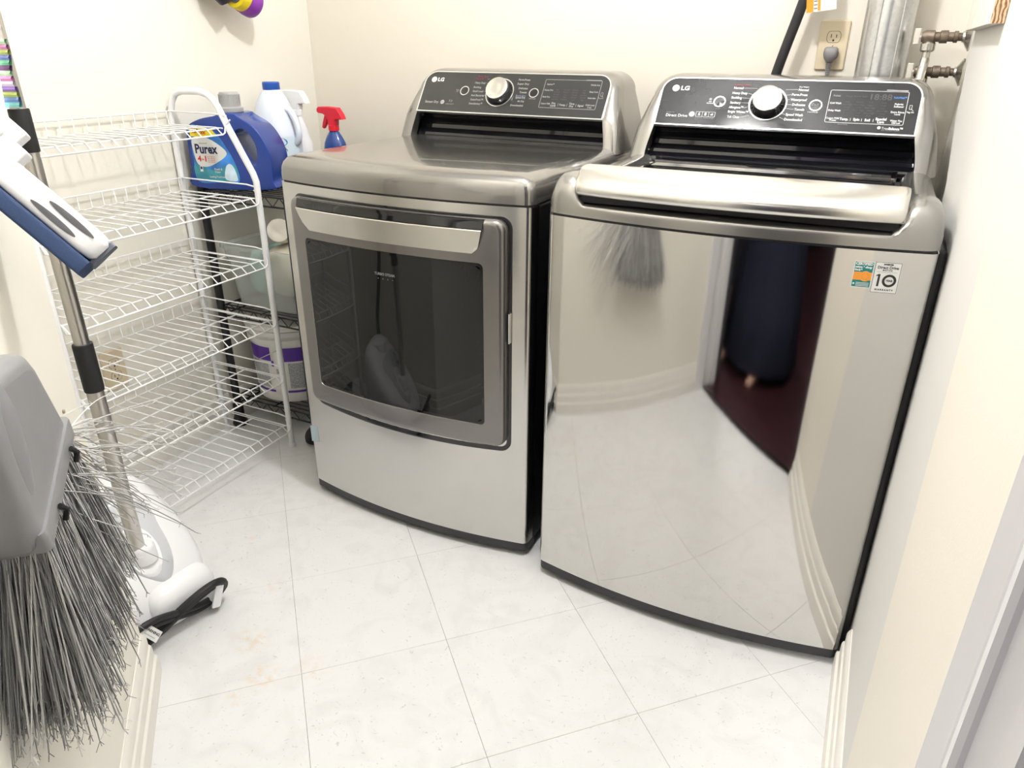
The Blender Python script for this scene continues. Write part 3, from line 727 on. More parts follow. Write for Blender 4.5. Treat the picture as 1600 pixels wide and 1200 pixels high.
def dryer_text():
    m = MB(); T = PTT; B = .00012
    for s, x, v, wd, mi in [('Energy Saver', .2275, .1105, .034, 1), ('Normal', .2233, .1037, .0227, 1), ('Heavy Duty', .2236, .0911, .0334, 0), ('Bedding', .2229, .0774, .024, 0), ('Small Load', .2239, .0651, .033, 0), ('Anti Bacterial', .2222, .0522, .042, 0), ('SteamFresh\u2122', .2241, .0392, .040, 0), ('SteamSanitary\u2122', .2231, .0270, .0426, 0)]:
        text_into(m, s, x, v, 0.0085, T, mi, 'LEFT', bold=B, width=wd)
    for s, v, wd, mi in [('Perm.Press', .1041, .035, 0), ('Super Dry', .0916, .036, 0), ('Delicates', .0785, .028, 0), ('Towels', .0663, .022, 0), ('Rack Dry', .0560, .030, 2), ('Speed Dry', .0505, .030, 0), ('Air Dry', .0397, .021, 0), ('Downloaded', .0271, .0384, 0)]:
        text_into(m, s, .3935, v, 0.0080, T, mi, 'RIGHT', bold=B, width=wd)
    for v in (.1037, .0911, .0774, .0651, .0522, .0392): seg(m, (.259, v), (.268, v), .0006)
    obj('cycle_lettering', m, [ink_dryer, mat('dim_red_print', (0.16, 0.03, 0.05), 0.5), mat('dim_blue_print', (0.12, 0.16, 0.25), 0.5), mat('unlit_print_dryer', (0.06, 0.06, 0.06), 0.5)], dr, smooth=0, label='dim grey drying-cycle names round the knob'); m = MB()
    text_into(m, 'Sensor Dry', .0762, .0272, 0.0105, T, 0, 'LEFT', bold=.0002, width=.0456)
    m.add([pan(p, q_, 0.0041) for p, q_ in ring_pts(.1348, .0281, .0065, 20)], [tuple(range(20))], 0)
    text_into(m, 'eco', .1348, .0281, 0.006, PTT @ Matrix.Translation((0, 0, .0003)), 3, 'CENTER')
    text_into(m, '7.3', .161, .0320, 0.0095, T, 0, 'CENTER'); text_into(m, 'ULTRA CAPACITY', .161, .0225, 0.0045, T, 0, 'CENTER', width=.026)
    text_into(m, 'Damp\nDry', .174, .0648, 0.0045, T, 0, 'CENTER')
    text_into(m, 'START/PAUSE', .4150, .0485, 0.0045, T, 0, 'CENTER', width=.020)
    obj('sensor_lettering', m, [ink_dryer, mat('dim_red_print', (0.16, 0.03, 0.05), 0.5), mat('dim_blue_print', (0.12, 0.16, 0.25), 0.5), mat('unlit_print_dryer', (0.06, 0.06, 0.06), 0.5)], dr, smooth=0, label='dim grey sensor lettering'); m = MB()
    loop_lines(m, rrect(.4409, .6032, .0245, .1072, .0025, 3), .0010)
    seg(m, (.5575, .1085), (.6004, .1085), .0009)
    for s, x, v, wd in [('Wrinkle Care', .5866, .0943, .026), ('Easy Iron', .5873, .0745, .024), ('Reduce Static', .5863, .0568, .022), ('Child Lock', .5866, .0365, .026), ('3 sec', .5866, .0300, .012)]:
        text_into(m, s, x, v, 0.0062, T, 0, 'CENTER', bold=B, width=wd)
    for s, x, v, wd in [('EasyIron\u2122', .4480, .0930, .020), ('Damp Dry', .4440, .0760, .026), ('Rack Dry', .4440, .0560, .022), ('Custom PGM', .4450, .0360, .026)]:
        text_into(m, s, x, v, 0.0062, T, 0, 'LEFT', bold=B, width=wd)
    for s, x, v in [('Dry', .4816, .0380), ('Level', .4816, .0310), ('Temp.', .5086, .0341), ('Time', .5347, .0385), ('Dry', .5347, .0315), ('Signal', .5605, .0339)]:
        text_into(m, s, x, v, 0.0075, T, 0, 'CENTER', bold=.0002)
    for x in (.4955, .5215, .5475): seg(m, (x, .0385), (x, .0300), .0008)
    for v in (.0780, .0710, .0640, .0570, .0500):
        for x in (.4816, .5086, .5347, .5605): text_into(m, random.choice(['High', 'Medium', 'Low', 'Very Dry', 'Normal', 'Less Dry']), x, v, 0.0050, T, 3, 'CENTER')
    loop_lines(m, rrect(.6085, .6140, .0630, .0740, .002, 2), .0007); seg(m, (.6125, .0650), (.6165, .0600), .0007)
    text_into(m, 'Tag On', .6110, .0575, 0.0046, T, 0, 'CENTER')
    obj('display_lettering', m, [ink_dryer, mat('dim_red_print', (0.16, 0.03, 0.05), 0.5), mat('dim_blue_print', (0.12, 0.16, 0.25), 0.5), mat('unlit_print_dryer', (0.06, 0.06, 0.06), 0.5)], dr, smooth=0, label='dim grey option names in the display frame')
dryer_text()
# door
def surf(x, z, off): return Vector((x, bu(x) - off, z))
# dark recess round the door, sagging into a finger scoop below
def recess_outline(e):
    P = rrect(.050 - e, .6455 + e, .3040 - e, .8640 + e, .026 + e, 6, 16); out = []
    for x, z in P:
        if z < .32:
            t = (x - .348) / .298; z -= 0.010 * max(0, 1 - t * t) * (1 if z < .31 else 0.4)
        out.append((x, z))
    return out
m = MB(); O = recess_outline(0); O2 = recess_outline(-.004)
m.loft([[surf(x, z, -.006) for x, z in O], [surf(x, z, .0010) for x, z in O], [surf(x, z, .0016) for x, z in O2], [surf(x, z, -.004) for x, z in recess_outline(-.03)]], caps=False)
dpan = obj('door_surround', m, black_gloss, dr, smooth=40)
dx0, dx1, dz0, dz1 = .054, .637, .3215, .8590
Aout = rrect(dx0, dx1, dz0, dz1, .024, 6, 16); A2 = rrect(dx0 + .0015, dx1 - .0015, dz0 + .0015, dz1 - .0015, .0235, 6, 16); A3 = rrect(dx0 + .006, dx1 - .006, dz0 + .006, dz1 - .006, .020, 6, 16)
A4 = rrect(dx0 + .012, dx1 - .012, dz0 + .012, dz1 - .012, .016, 6, 16)
Bn = rrect(.0985, .5910, .3760, .7660, .012, 6, 16); B2 = rrect(.1000, .5895, .3775, .7645, .011, 6, 16)
m = MB(); m.loft([[surf(x, z, o) for x, z in P] for P, o in ((Aout, .001), (Aout, .012), (A2, .018), (A3, .0225), (A4, .0235), (Bn, .0225), (B2, .0200), (B2, .010), (Aout, .001))], caps=False)
door = obj('door', m, door_grey, dr, smooth=50)
m = MB(); m.loft([[surf(x, z, o) for x, z in P] for P, o in ((B2, .008), (B2, .0205), (rrect(.106, .5835, .3835, .7585, .008, 6, 16), .0207))], caps=False)
# glass face as a column grid so it follows the bow
xs = [.106 + (.5835 - .106) * k / 40 for k in range(41)]
vs = []; fs = []
for x in xs:
    e = min(x - .106, .5835 - x); c = .008; ins = c - math.sqrt(max(0, c * c - (c - min(e, c)) ** 2))
    vs += [surf(x, .3835 + ins, .0207), surf(x, .7585 - ins, .0207)]
for k in range(40): fs.append((2 * k, 2 * k + 2, 2 * k + 3, 2 * k + 1))
m.add(vs, fs); obj('glass', m, door_glass, door, smooth=40, label='tinted black door glass')
m = MB(); text_into(m, 'TURBO STEAM', .3433, .712, .0085, None, 0, 'CENTER', bold=.0003, width=.056, warp=lambda p: surf(p.x, p.y, .0212))
obj('lettering', m, ink_dim, door, smooth=0); m = MB()
for k in range(4): text_into(m, '\u2022', .325 + k * .0135, .701, .010, None, 0, 'CENTER', warp=lambda p: surf(p.x, p.y, .0212))
obj('printed_dots', m, ink_dim, door, smooth=0)
# handle: dark channel then bright strip flaring out
m = MB(); rings = []
for k in range(41):
    x = .0865 + (.5930 - .0865) * k / 40
    rings.append([surf(x, .8585, .010), surf(x, .8585, .0240), surf(x, .8555, .0243), surf(x, .8490, .0262), surf(x, .8400, .0290), surf(x, .8375, .010)])
m.loft(rings); obj('handle_channel', m, black_gloss, door, smooth=30)
m = MB(); rings = []
for k in range(41):
    t = k / 40; xt = .0880 + (.5930 - .0880) * t; xb = .1090 + (.5790 - .1090) * t
    def P_(z, o, f): x = xb + (xt - xb) * f; return surf(x, z, o)
    e = min(t, 1 - t) * 0.5; cut = 0.010 * max(0, 1 - e / 0.012) ** 2
    rings.append([P_(.8385, .020, 1), P_(.8385, .0325, 1), P_(.8370, .0335, .97), P_(.8200, .0310, .65), P_(.8000 + cut * .3, .0275, .28), P_(.7862 + cut, .0250, 0), P_(.7855 + cut, .020, 0)])
m.loft(rings); obj('handle', m, steel_bright, door, smooth=40, label='bright brushed steel door handle')
m = MB(); m.box(.6425, .6450, -.012, .000, .585, .655, T=Matrix.Translation((0, bu(.6435), 0))); obj('hinge', m, silver_line, dr)
m = MB(); m.loft([[surf(x, z, o) for x, z in [(.002, .1608), (.0355, .1690), (.0345, .2185), (.002, .2110)]] for o in (0, .0006)]); obj('tape', m, mat('pale_blue_tape', (0.50, 0.62, 0.68), 0.4), dr, smooth=0, label='pale blue protective tape')

# ------------------------------------------------------------------ white wire shoe rack
rk = thing('wire_rack', 'white six-tier wire rack standing empty against the left wall', 'rack', (-1.12, -0.10, 0))
rk_off = Vector((1.12, 0.10, 0))
def R_(p): return Vector(p) + rk_off
loopxz = [(-.975, 0), (-.975, .25), (-.975, .55), (-.974, .84), (-.982, .862), (-1.049, .979), (-1.077, 1.033), (-1.090, 1.05), (-1.110, 1.063), (-1.14, 1.070), (-1.205, 1.069), (-1.232, 1.061), (-1.251, 1.038), (-1.262, 1.0), (-1.264, .95), (-1.264, .6), (-1.264, .3), (-1.262, 0)]
for y in (.220, -.425):
    m = MB(); m.tube([R_((x, y, z)) for x, z in loopxz], .0092, 12); f = obj('frame', m, white_enamel, rk, smooth=60)
    for x in (-.975, -1.262):
        mm = MB(); mm.lathe([(.0115, 0), (.0115, .012), (.0105, .014)], 12, T=Matrix.Translation(R_((x, y, 0)))); obj('foot_cap', mm, white_plastic, f)
shelves = [(.981, -1.074), (.798, -.986), (.620, -.986), (.436, -.986), (.252, -.986), (.078, -.986)]
wire_me = {}
y0s, y1s, nw = -.405, .200, 18
for z0, xf in shelves:
    prof = [(-1.2555, .034), (-1.2535, .0), (xf, .0), (xf + .019, -.017)]
    m = MB()
    def st(x, z, r=.0019, ya=-.418, yb=.213): m.tube([R_((x, ya, z0 + z)), R_((x, yb, z0 + z))], r, 6)
    st(-1.2575, .034, .0022); st(-1.2550, -.003); st((-1.25 + xf) / 2, -.0035, .0022); st(xf - .004, -.0035, .0022)
    # front lip rail curls up into the posts
    xl = xf + .021
    pf = [R_((-.984 if xf > -1.0 else -1.035, -.420, z0 + .02)), R_((xl, -.417, z0 + .002)), R_((xl, -.414, z0 - .014)), R_((xl, -.405, z0 - .018)), R_((xl, .200, z0 - .018)), R_((xl, .209, z0 - .014)), R_((xl, .213, z0 + .002)), R_((-.984 if xf > -1.0 else -1.035, .216, z0 + .02))]
    m.tube(pf, .0022, 6)
    for y in (-.420, .214):
        m.tube([R_((-1.2575, y, z0 + .034)), R_((xf - .02, y, z0 + .034 if xf > -1.0 else z0 + .034)), R_((-.978 if xf > -1.0 else -1.045, y, z0 + (.030 if xf > -1 else .030)))], .0022, 6)
        m.tube([R_((-1.2575, y, z0 - .003)), R_((xf, y, z0 - .003)), R_((-.978 if xf > -1.0 else -1.065, y, z0 - .003))], .0020, 6)
        m.tube([R_((-1.2575, y, z0 + .034)), R_((-1.2560, y, z0 - .003))], .0018, 6)
    sh = obj('shelf', m, white_enamel, rk, smooth=60)
    key = round(xf, 3)
    if key not in wire_me:
        mw = MB(); mw.tube([Vector((x + 1.12, 0, z)) for x, z in prof], .00155, 6); me = mw.mesh('wire', [white_enamel]); finish(me, 60); wire_me[key] = me
    for k in range(nw):
        o = bpy.data.objects.new('wire', wire_me[key]); COL.objects.link(o); o.parent = sh; o.location = (0, .10 + y0s + (y1s - y0s) * k / (nw - 1), z0)

# ------------------------------------------------------------------ black wire shelving unit in the corner
SX0, SX1, SY0, SY1 = -1.238, -.912, .262, .835
bs = thing('shelving_unit', 'black three-tier wire shelving unit in the corner behind the white rack', 'shelf', ((SX0 + SX1) / 2, (SY0 + SY1) / 2, 0))
so = Vector((-(SX0 + SX1) / 2, -(SY0 + SY1) / 2, 0))
black_wire = mat('black_wire', (0.014, 0.014, 0.015), 0.35)
for x, y in ((SX0, SY0), (SX1, SY0), (SX0, SY1), (SX1, SY1)):
    m = MB(); m.tube([Vector((x, y, .035)) + so, Vector((x, y, .800)) + so], .0125 if x == SX0 else .010, 16); p = obj('post', m, black_wire, bs)
    if x == SX1:
        mm = MB(); mm.lathe([(.001, -.014), (.024, -.014), (.029, -.009), (.030, 0), (.029, .009), (.024, .014), (.001, .014)], 24, T=Matrix.Translation(Vector((x - .008, y, .030)) + so) @ Matrix.Rotation(PI / 2, 4, 'Y'))
        obj('caster', mm, rubber, p)
    else:
        mm = MB(); mm.lathe([(.024, 0), (.026, .006), (.022, .02), (.0165, .035), (.0165, .075), (.013, .08)], 20, T=Matrix.Translation(Vector((x, y, 0)) + so)); obj('foot', mm, rubber, p)
mw = MB(); mw.tube([(-(SX1 - SX0) / 2, 0, 0), ((SX1 - SX0) / 2, 0, 0)], .0019, 6); wme = mw.mesh('wire', [black_wire]); finish(wme, 60)
for z0 in (.105, .425, .792):
    m = MB()
    for z, r in ((z0, .003), (z0 - .028, .003)):
        m.tube([Vector(p) + so for p in [(SX0, SY0, z), (SX1, SY0, z), (SX1, SY1, z), (SX0, SY1, z)]], r, 8, closed=True)
    n = 12
    zz = [Vector((SX0 + (SX1 - SX0) * k / n, SY0, z0 if k % 2 else z0 - .028)) + so for k in range(n + 1)]; m.tube(zz, .0018, 6)
    n = 20
    for x in (SX0, SX1): m.tube([Vector((x, SY0 + (SY1 - SY0) * k / n, z0 if k % 2 else z0 - .028)) + so for k in range(n + 1)], .0018, 6)
    m.tube([Vector(((SX0 + SX1) / 2, SY0, z0 - .004)) + so, Vector(((SX0 + SX1) / 2, SY1, z0 - .004)) + so], .0025, 6)
    sh = obj('shelf', m, black_wire, bs, smooth=60)
    for k in range(1, 26):
        o = bpy.data.objects.new('wire', wme); COL.objects.link(o); o.parent = sh; o.location = (0, SY0 + (SY1 - SY0) * k / 26 + so.y, z0)

# ------------------------------------------------------------------ bottles on the top shelf
ZT = .7945
# detergent bottle: front view outline with a handle hole
pb = thing('detergent_bottle', 'big blue detergent bottle with grey cap on the black shelf behind the white rack', 'bottle', (-1.138, .330, ZT + .003), math.radians(16))
out = [(-.118, .004), (.118, .004), (.128, .03), (.128, .10), (.112, .145), (.085, .180), (.045, .203), (.030, .212), (-.012, .212), (-.030, .205), (-.075, .196), (-.112, .180), (-.124, .160), (-.126, .06)]
hole = [(.018, .150), (.038, .170), (.064, .164), (.084, .132), (.086, .096), (.072, .070), (.052, .092), (.030, .124)]
out = smooth_pts([(x, z) for x, z in out], 5); hole = smooth_pts([(x, z) for x, z in hole], 5)
me = curve_mesh([out, hole], .054); me.transform(Matrix.Rotation(PI / 2, 4, 'X'))
bmx = bmesh.new(); bmx.from_mesh(me); bmesh.ops.remove_doubles(bmx, verts=bmx.verts, dist=1e-5); bmesh.ops.dissolve_limit(bmx, angle_limit=.01, verts=bmx.verts, edges=[e for e in bmx.edges if abs(e.verts[0].co.y - e.verts[1].co.y) < 1e-5]); bmx.to_mesh(me); bmx.free()
for p in me.polygons: p.use_smooth = True
obj('body', me, blue_plastic, pb, bevel=.016, bseg=5)
m = MB(); m.lathe([(.031, .205), (.034, .212), (.036, .214), (.036, .224), (.031, .226), (.029, .228), (.0275, .262), (.025, .266), (0, .266)], 36, T=Matrix.Translation((-.004, 0, 0)))
for k in range(36):
    a = 2 * PI * k / 36; m.box(-.0007, .0007, -.0008, .0012, .229, .260, T=Matrix.Translation((-.004 + .0283 * math.cos(a), .0283 * math.sin(a), 0)))
obj('cap', m, grey_cap, pb, smooth=35)
yl = -.0535
label_blue = mat('label_blue', (0.04, 0.22, 0.62), 0.35, var=0.5, vscale=22); label_cloud = mat('label_cloud', (0.62, 0.76, 0.86), 0.35, var=0.2, vscale=30); label_teal = mat('label_teal', (0.05, 0.30, 0.38), 0.35, var=0.3, vscale=30)
def flat(m, pts, d, mi): m.add([(x, yl - d, z) for x, z in pts], [tuple(range(len(pts)))], mi)
m = MB()
lab = smooth_pts([(-.108, .172), (-.085, .178), (-.035, .162), (-.005, .120), (.018, .070), (.020, .024), (-.030, .020), (-.108, .022), (-.114, .08)], 6)
m.loft([[(p.x, yl, p.y) for p in lab], [(p.x, yl - .0006, p.y) for p in lab]], mi=0)
flat(m, [(-.112, .148), (-.112, .172), (-.085, .179), (-.040, .166), (-.030, .152), (-.070, .148)], .0009, 1)
flat(m, [(p.x, p.y) for p in smooth_pts([(-.112, .070), (-.060, .055), (-.030, .062), (.015, .070), (.018, .030), (-.02, .022), (-.104, .026)], 5)], .0009, 5)
flat(m, [(p.x, p.y) for p in smooth_pts([(-.020, .030), (-.016, .062), (-.004, .074), (.008, .068), (.016, .045), (.015, .026)], 5)], .0012, 4)
flat(m, [(p.x, p.y) for p in smooth_pts([(-.108, .142), (-.075, .148), (-.040, .135), (-.008, .110), (-.012, .094), (-.045, .074), (-.075, .064), (-.100, .070), (-.109, .100)], 6)], .0014, 2)
PX = lambda dd: (lambda p: Vector((p.x, yl - dd, p.y)))
text_into(m, 'Purex', -.104, .113, .036, None, 3, 'LEFT', bold=.0012, width=.070, warp=PX(.0018))
text_into(m, '4', -.099, .086, .022, None, 6, 'LEFT', bold=.0008, warp=PX(.0018)); text_into(m, 'in', -.086, .085, .009, None, 6, 'LEFT', bold=.0003, warp=PX(.0018)); text_into(m, '1', -.080, .086, .022, None, 6, 'LEFT', bold=.0008, warp=PX(.0018))
text_into(m, '150', -.106, .163, .015, None, 6, 'LEFT', bold=.0006, warp=PX(.0018)); text_into(m, 'XX', -.078, .158, .010, None, 6, 'LEFT', bold=.0005, warp=PX(.0018))
text_into(m, 'advanced', -.088, .130, .0065, None, 3, 'LEFT', warp=PX(.0018))
for z in (.093, .088, .083, .078): text_into(m, 'stain fighting', -.068, z, .0045, None, 6, 'LEFT', warp=PX(.0018))
text_into(m, 'Fresh &\nClean', -.052, .054, .008, None, 2, 'LEFT', bold=.0002, warp=PX(.0018)); text_into(m, 'Lasting Freshness', -.070, .036, .007, None, 2, 'LEFT', bold=.0002, width=.05, warp=PX(.0018))
flat(m, [(-.097, .050), (-.088, .050), (-.088, .066), (-.097, .066)], .0016, 2); flat(m, [(-.0955, .057), (-.0895, .057), (-.0895, .064), (-.0955, .064)], .0019, 3)
obj('label_sheet', m, [label_blue, yellow, paper, mat('navy_ink', (0.01, 0.015, 0.08), 0.4), label_cloud, label_teal, mat('red_ink', (0.6, 0.02, 0.02), 0.4)], pb, smooth=0, label='blue and white detergent label')

# bleach jug
jg = thing('bleach_jug', 'white bleach jug with blue cap behind the blue detergent bottle', 'jug', (-1.166, .530, ZT))
m = MB(); m.lathe([(0, .001), (.068, .001), (.076, .012), (.077, .09), (.078, .132), (.074, .150), (.066, .185), (.052, .226), (.036, .256), (.024, .268), (.024, .272)], 36, sy=.95); obj('body', m, jug_white, jg, smooth=60)
m = MB(); m.lathe([(.0250, .266), (.0262, .268), (.0262, .286), (.024, .289), (0, .289)], 28); obj('cap', m, cap_blue, jg)
m = MB(); m.tube(smooth_path([(.050, -.004, .215), (.070, -.004, .205), (.086, -.003, .175), (.092, -.002, .140), (.084, -.001, .118), (.070, 0, .110)], 5), .0105, 10); obj('handle', m, jug_white, jg, smooth=60)
m = MB(); n = 26; a0, a1 = -2.35, .1
for z0, z1, r, mi in ((.018, .134, .0788, 0),):
    rings = [[((r) * math.cos(a0 + (a1 - a0) * k / n), (r) * .95 * math.sin(a0 + (a1 - a0) * k / n), z) for k in range(n + 1)] for z in (z0, z1)]
    m.loft(rings, closed=False, caps=False, mi=mi)
def cylw(r): return lambda p: Vector((r * math.cos((p.x + .038) / r - 1.0), r * .95 * math.sin((p.x + .038) / r - 1.0), p.y))
m.add([cylw(.0792)(Vector((.021 * math.cos(2 * PI * k / 20) - .016, .012 * math.sin(2 * PI * k / 20) + .118, 0))) for k in range(20)], [tuple(range(20))], 1)
text_into(m, 'Great\nValue', -.016, .118, .0095, None, 0, 'CENTER', bold=.0002, warp=cylw(.0797))
text_into(m, 'Bleach', -.016, .095, .014, None, 2, 'CENTER', bold=.0003, warp=cylw(.0797))
m.add([cylw(.0792)(Vector(p)) for p in [(-.038, .072, 0), (.02, .072, 0), (.02, .076, 0), (-.038, .076, 0)]], [(0, 1, 2, 3)], 2)
text_into(m, 'disinfects', -.012, .062, .009, None, 2, 'CENTER', warp=cylw(.0797))
obj('label_sheet', m, [mat('jug_label', (0.66, 0.78, 0.86), 0.4), mat('great_blue', (0.03, 0.22, 0.50), 0.4), ink], jg, smooth=30)

def trigger(par, body_mat, z, sc=1.0, ang=0.0):
    """spray head: body with nozzle to -x, lever"""
    T = Matrix.Translation((0, 0, z)) @ Matrix.Rotation(ang, 4, 'Z') @ Matrix.Scale(sc, 4)
    pts = [(-.050, .040), (-.050, .048), (-.044, .053), (-.010, .054), (.022, .052), (.036, .034), (.040, .022), (.014, .020), (.012, .0), (-.012, .0), (-.013, .020), (-.020, .030), (-.030, .036), (-.044, .037)]
    me = curve_mesh([pts], .008, .003, 2, -.002); me.transform(Matrix.Rotation(PI / 2, 4, 'X')); me.transform(T); prep_mesh(me, None, 40)
    h = obj('spray_head', me, body_mat, par)
    lev = [(-.024, .034), (-.016, .030), (-.024, .008), (-.034, -.006), (-.038, -.004), (-.034, .010)]
    me = curve_mesh([lev], .005, .001, 1, 0); me.transform(Matrix.Rotation(PI / 2, 4, 'X')); me.transform(T); prep_mesh(me, None, 40)
    obj('trigger', me, body_mat, h)
    m = MB(); m.lathe([(.016, -.012), (.016, .002), (.012, .004)], 20, T=T); obj('collar', m, body_mat, h)
sb = thing('spray_bottle', 'white spray bottle with white trigger behind the bleach jug', 'bottle', (-1.170, .640, ZT))
m = MB(); m.lathe([(0, .001), (.038, .001), (.042, .01), (.042, .10), (.034, .118), (.034, .122), (.030, .135), (.030, .139), (.024, .155), (.024, .159), (.016, .176), (.013, .190), (.013, .200)], 28, sx=1.1, sy=.75); obj('body', m, white_plastic, sb, smooth=30)
m = MB(); m.box(-.01, .006, -.034, -.0325, .095, .112); obj('label_sheet', m, mat('red_label', (0.6, 0.02, 0.02), 0.4), sb)
sb['group'] = 'spray bottles on the top black shelf'
trigger(sb, white_plastic, .198, 1.15, 0.0)
sr = thing('spray_bottle', 'blue spray bottle with red trigger peeking over the dryer', 'bottle', (-1.034, .650, ZT))
m = MB(); m.lathe([(0, .001), (.036, .001), (.040, .01), (.040, .085), (.036, .105), (.026, .125), (.016, .140), (.012, .145), (.012, .150)], 28, sx=1.05, sy=.75); obj('body', m, mat('blue_clear', (0.008, 0.05, 0.24), 0.15, coat=.5), sr, smooth=50)
sr['group'] = 'spray bottles on the top black shelf'
trigger(sr, red_plastic, .155, 1.08, 0.0)

# ------------------------------------------------------------------ tote with folded cloths on the middle shelf
tt = thing('storage_tote', 'clear plastic tote full of cloths on the middle black shelf', 'bin', (-1.075, .485, .4275))
def rr3(w, d, z, r=.025): return [(x, y, z) for x, y in rrect(-w / 2, w / 2, -d / 2, d / 2, r, 4)]
m = MB(); m.loft([rr3(.250, .37, 0), rr3(.295, .41, .185), rr3(.310, .425, .187), rr3(.310, .425, .199), rr3(.298, .413, .199), rr3(.290, .405, .184), rr3(.245, .365, .003)], caps=False)
m.add(rr3(.250, .37, 0), [tuple(reversed(range(20)))]); obj('tub', m, tote, tt, smooth=40)
def cloth_lump(name, par, mt, c, s, seed, lab=None):
    rnd = random.Random(seed); m = MB(); rings = []
    nz, nn = 9, 22; ph = [rnd.uniform(0, 6.28) for _ in range(6)]
    for i in range(nz):
        a = PI * (i + .5) / nz; rr = []
        for k in range(nn):
            t = 2 * PI * k / nn; w = 1 + .08 * math.sin(3 * t + ph[0] + i) + .06 * math.sin(5 * t + ph[1] - i * .7) + .05 * math.sin(8 * t + ph[2])
            se = lambda v: math.copysign(abs(v) ** .55, v)
            rr.append((c[0] + s[0] * se(math.sin(a)) * se(math.cos(t)) * w, c[1] + s[1] * se(math.sin(a)) * se(math.sin(t)) * w, c[2] - s[2] * se(math.cos(a)) * (1 + .06 * math.sin(4 * t + ph[3]))))
        rings.append(rr)
    m.loft(rings); o = obj(name, m, mt, par, smooth=80)
    return o
c1 = cloth_lump('folded_cloth', None, cloth_cream, (-1.025, .440, .535), (.085, .110, .085), 3); tag(c1, 'cream cloth bunched in the right side of the tote', 'cloth')
c2 = cloth_lump('folded_cloth', None, cloth_mint, (-1.155, .440, .520), (.030, .100, .075), 5); tag(c2, 'mint green cloth showing through the left side of the tote', 'cloth')
m = MB(); m.lathe([(0, -.035), (.030, -.035), (.036, -.03), (.037, .025), (.034, .032), (.020, .034), (.012, .028), (0, .028)], 28)
ro = obj('cloth_roll', m, mat('cream_roll', (0.74, 0.69, 0.60), 0.8, bump=.3, bscale=80), None, smooth=50, loc=(-1.055, .375, .662), rot=(math.radians(72), 0, math.radians(30)))
tag(ro, 'round cream roll lying on top of the tote contents', 'roll')
c3 = cloth_lump('plastic_bag', None, bag_clear, (-.975, .47, .645), (.035, .06, .030), 9); tag(c3, 'crumpled clear plastic bag on top of the tote beside the dryer', 'bag')

# ------------------------------------------------------------------ pail on the bottom shelf
bk = thing('pail', 'white plastic pail with purple band on the bottom black shelf', 'bucket', (-1.098, .418, .1085))
m = MB(); m.lathe([(0, 0), (.128, 0), (.132, .004), (.140, .205), (.146, .207), (.146, .222), (.141, .224), (.142, .232), (.148, .234), (.148, .250), (.145, .252)], 48); obj('body', m, pail_white, bk, smooth=40)
m = MB(); m.lathe([(.1445, .2535), (.1505, .2535), (.1505, .264), (.146, .268), (.134, .268), (.130, .262), (.0, .262)], 48, caps=False); obj('lid', m, pail_white, bk, smooth=40)
def cyl_patch(m, a0, a1, z0, z1, mi, e=.0008, n=20):
    def rad(z): return .132 + (.140 - .132) * z / .205 + e
    m.loft([[(rad(z) * math.cos(a0 + (a1 - a0) * k / n), rad(z) * math.sin(a0 + (a1 - a0) * k / n), z) for k in range(n + 1)] for z in (z0, z1)], closed=False, caps=False, mi=mi)
m = MB()
for a0, a1 in ((-2.15, -1.42), (-1.10, -.35)):
    cyl_patch(m, a0, a1, .148, .196, 0); cyl_patch(m, a0, a1, .036, .044, 0); cyl_patch(m, a0 + .08, a1 - .10, .052, .142, 1)
cyl_patch(m, -1.32, -1.12, .105, .122, 1); cyl_patch(m, -1.24, -1.16, .058, .085, 2); cyl_patch(m, -1.42, -1.36, .130, .15, 0)
obj('label_sheet', m, [purple_band, print_grey, ink], bk, smooth=40, label='purple band and grey print')
m = MB(); m.tube(smooth_path([(.144 * math.cos(a), .144 * math.sin(a), .215 + .0 - .075 * math.sin((a + 2.6) / 2.2 * PI)) if False else ((.147 + .004 * math.sin((a + 2.3) / 1.5 * PI)) * math.cos(a), (.147 + .004 * math.sin((a + 2.3) / 1.5 * PI)) * math.sin(a), .130 + .07 * (a + 2.0) / .9) for a in [-2.0 + .9 * k / 8 for k in range(9)]], 3), .0018, 6); obj('bail', m, nickel, bk)

# ------------------------------------------------------------------ steamer
sx, sy, sr_ = -.805, -.510, math.radians(-8)
st = thing('garment_steamer', 'white garment steamer base with silver pole, standing behind the near left wall', 'steamer', (sx, sy, 0), sr_)
# local x axis runs from the tank (-x) towards the cord end (+x)
def se_ring(cx, w_, h_, base=.006, n=36, p=.62, cy=0):
    out = []
    for k in range(n):
        t = 2 * PI * k / n; c, s_ = math.cos(t), math.sin(t)
        out.append((cx, cy + w_ / 2 * math.copysign(abs(c) ** p, c), base + (h_ - base) * (math.copysign(abs(s_) ** (p if s_ > 0 else .3), s_) * .5 + .5)))
    return out
SK = [(-.128, .10, .18), (-.125, .15, .25), (-.115, .195, .285), (-.095, .225, .295), (-.065, .25, .285), (-.03, .262, .258), (.005, .268, .228), (.045, .268, .195), (.075, .260, .165), (.103, .240, .132), (.128, .205, .103), (.143, .160, .078), (.150, .10, .05)]
m = MB(); m.loft([se_ring(*k) for k in SK]); bd = obj('body', m, white_plastic, st, smooth=80)
m = MB(); m.loft([se_ring(x, w_, h_, b2, cy=.035) for x, w_, h_, b2 in [(.100, .15, .108, .012), (.130, .165, .106, .010), (.150, .155, .096, .010), (.163, .13, .080, .012), (.166, .10, .070, .016)]]); obj('rear_cover', m, white_plastic, st, smooth=60)
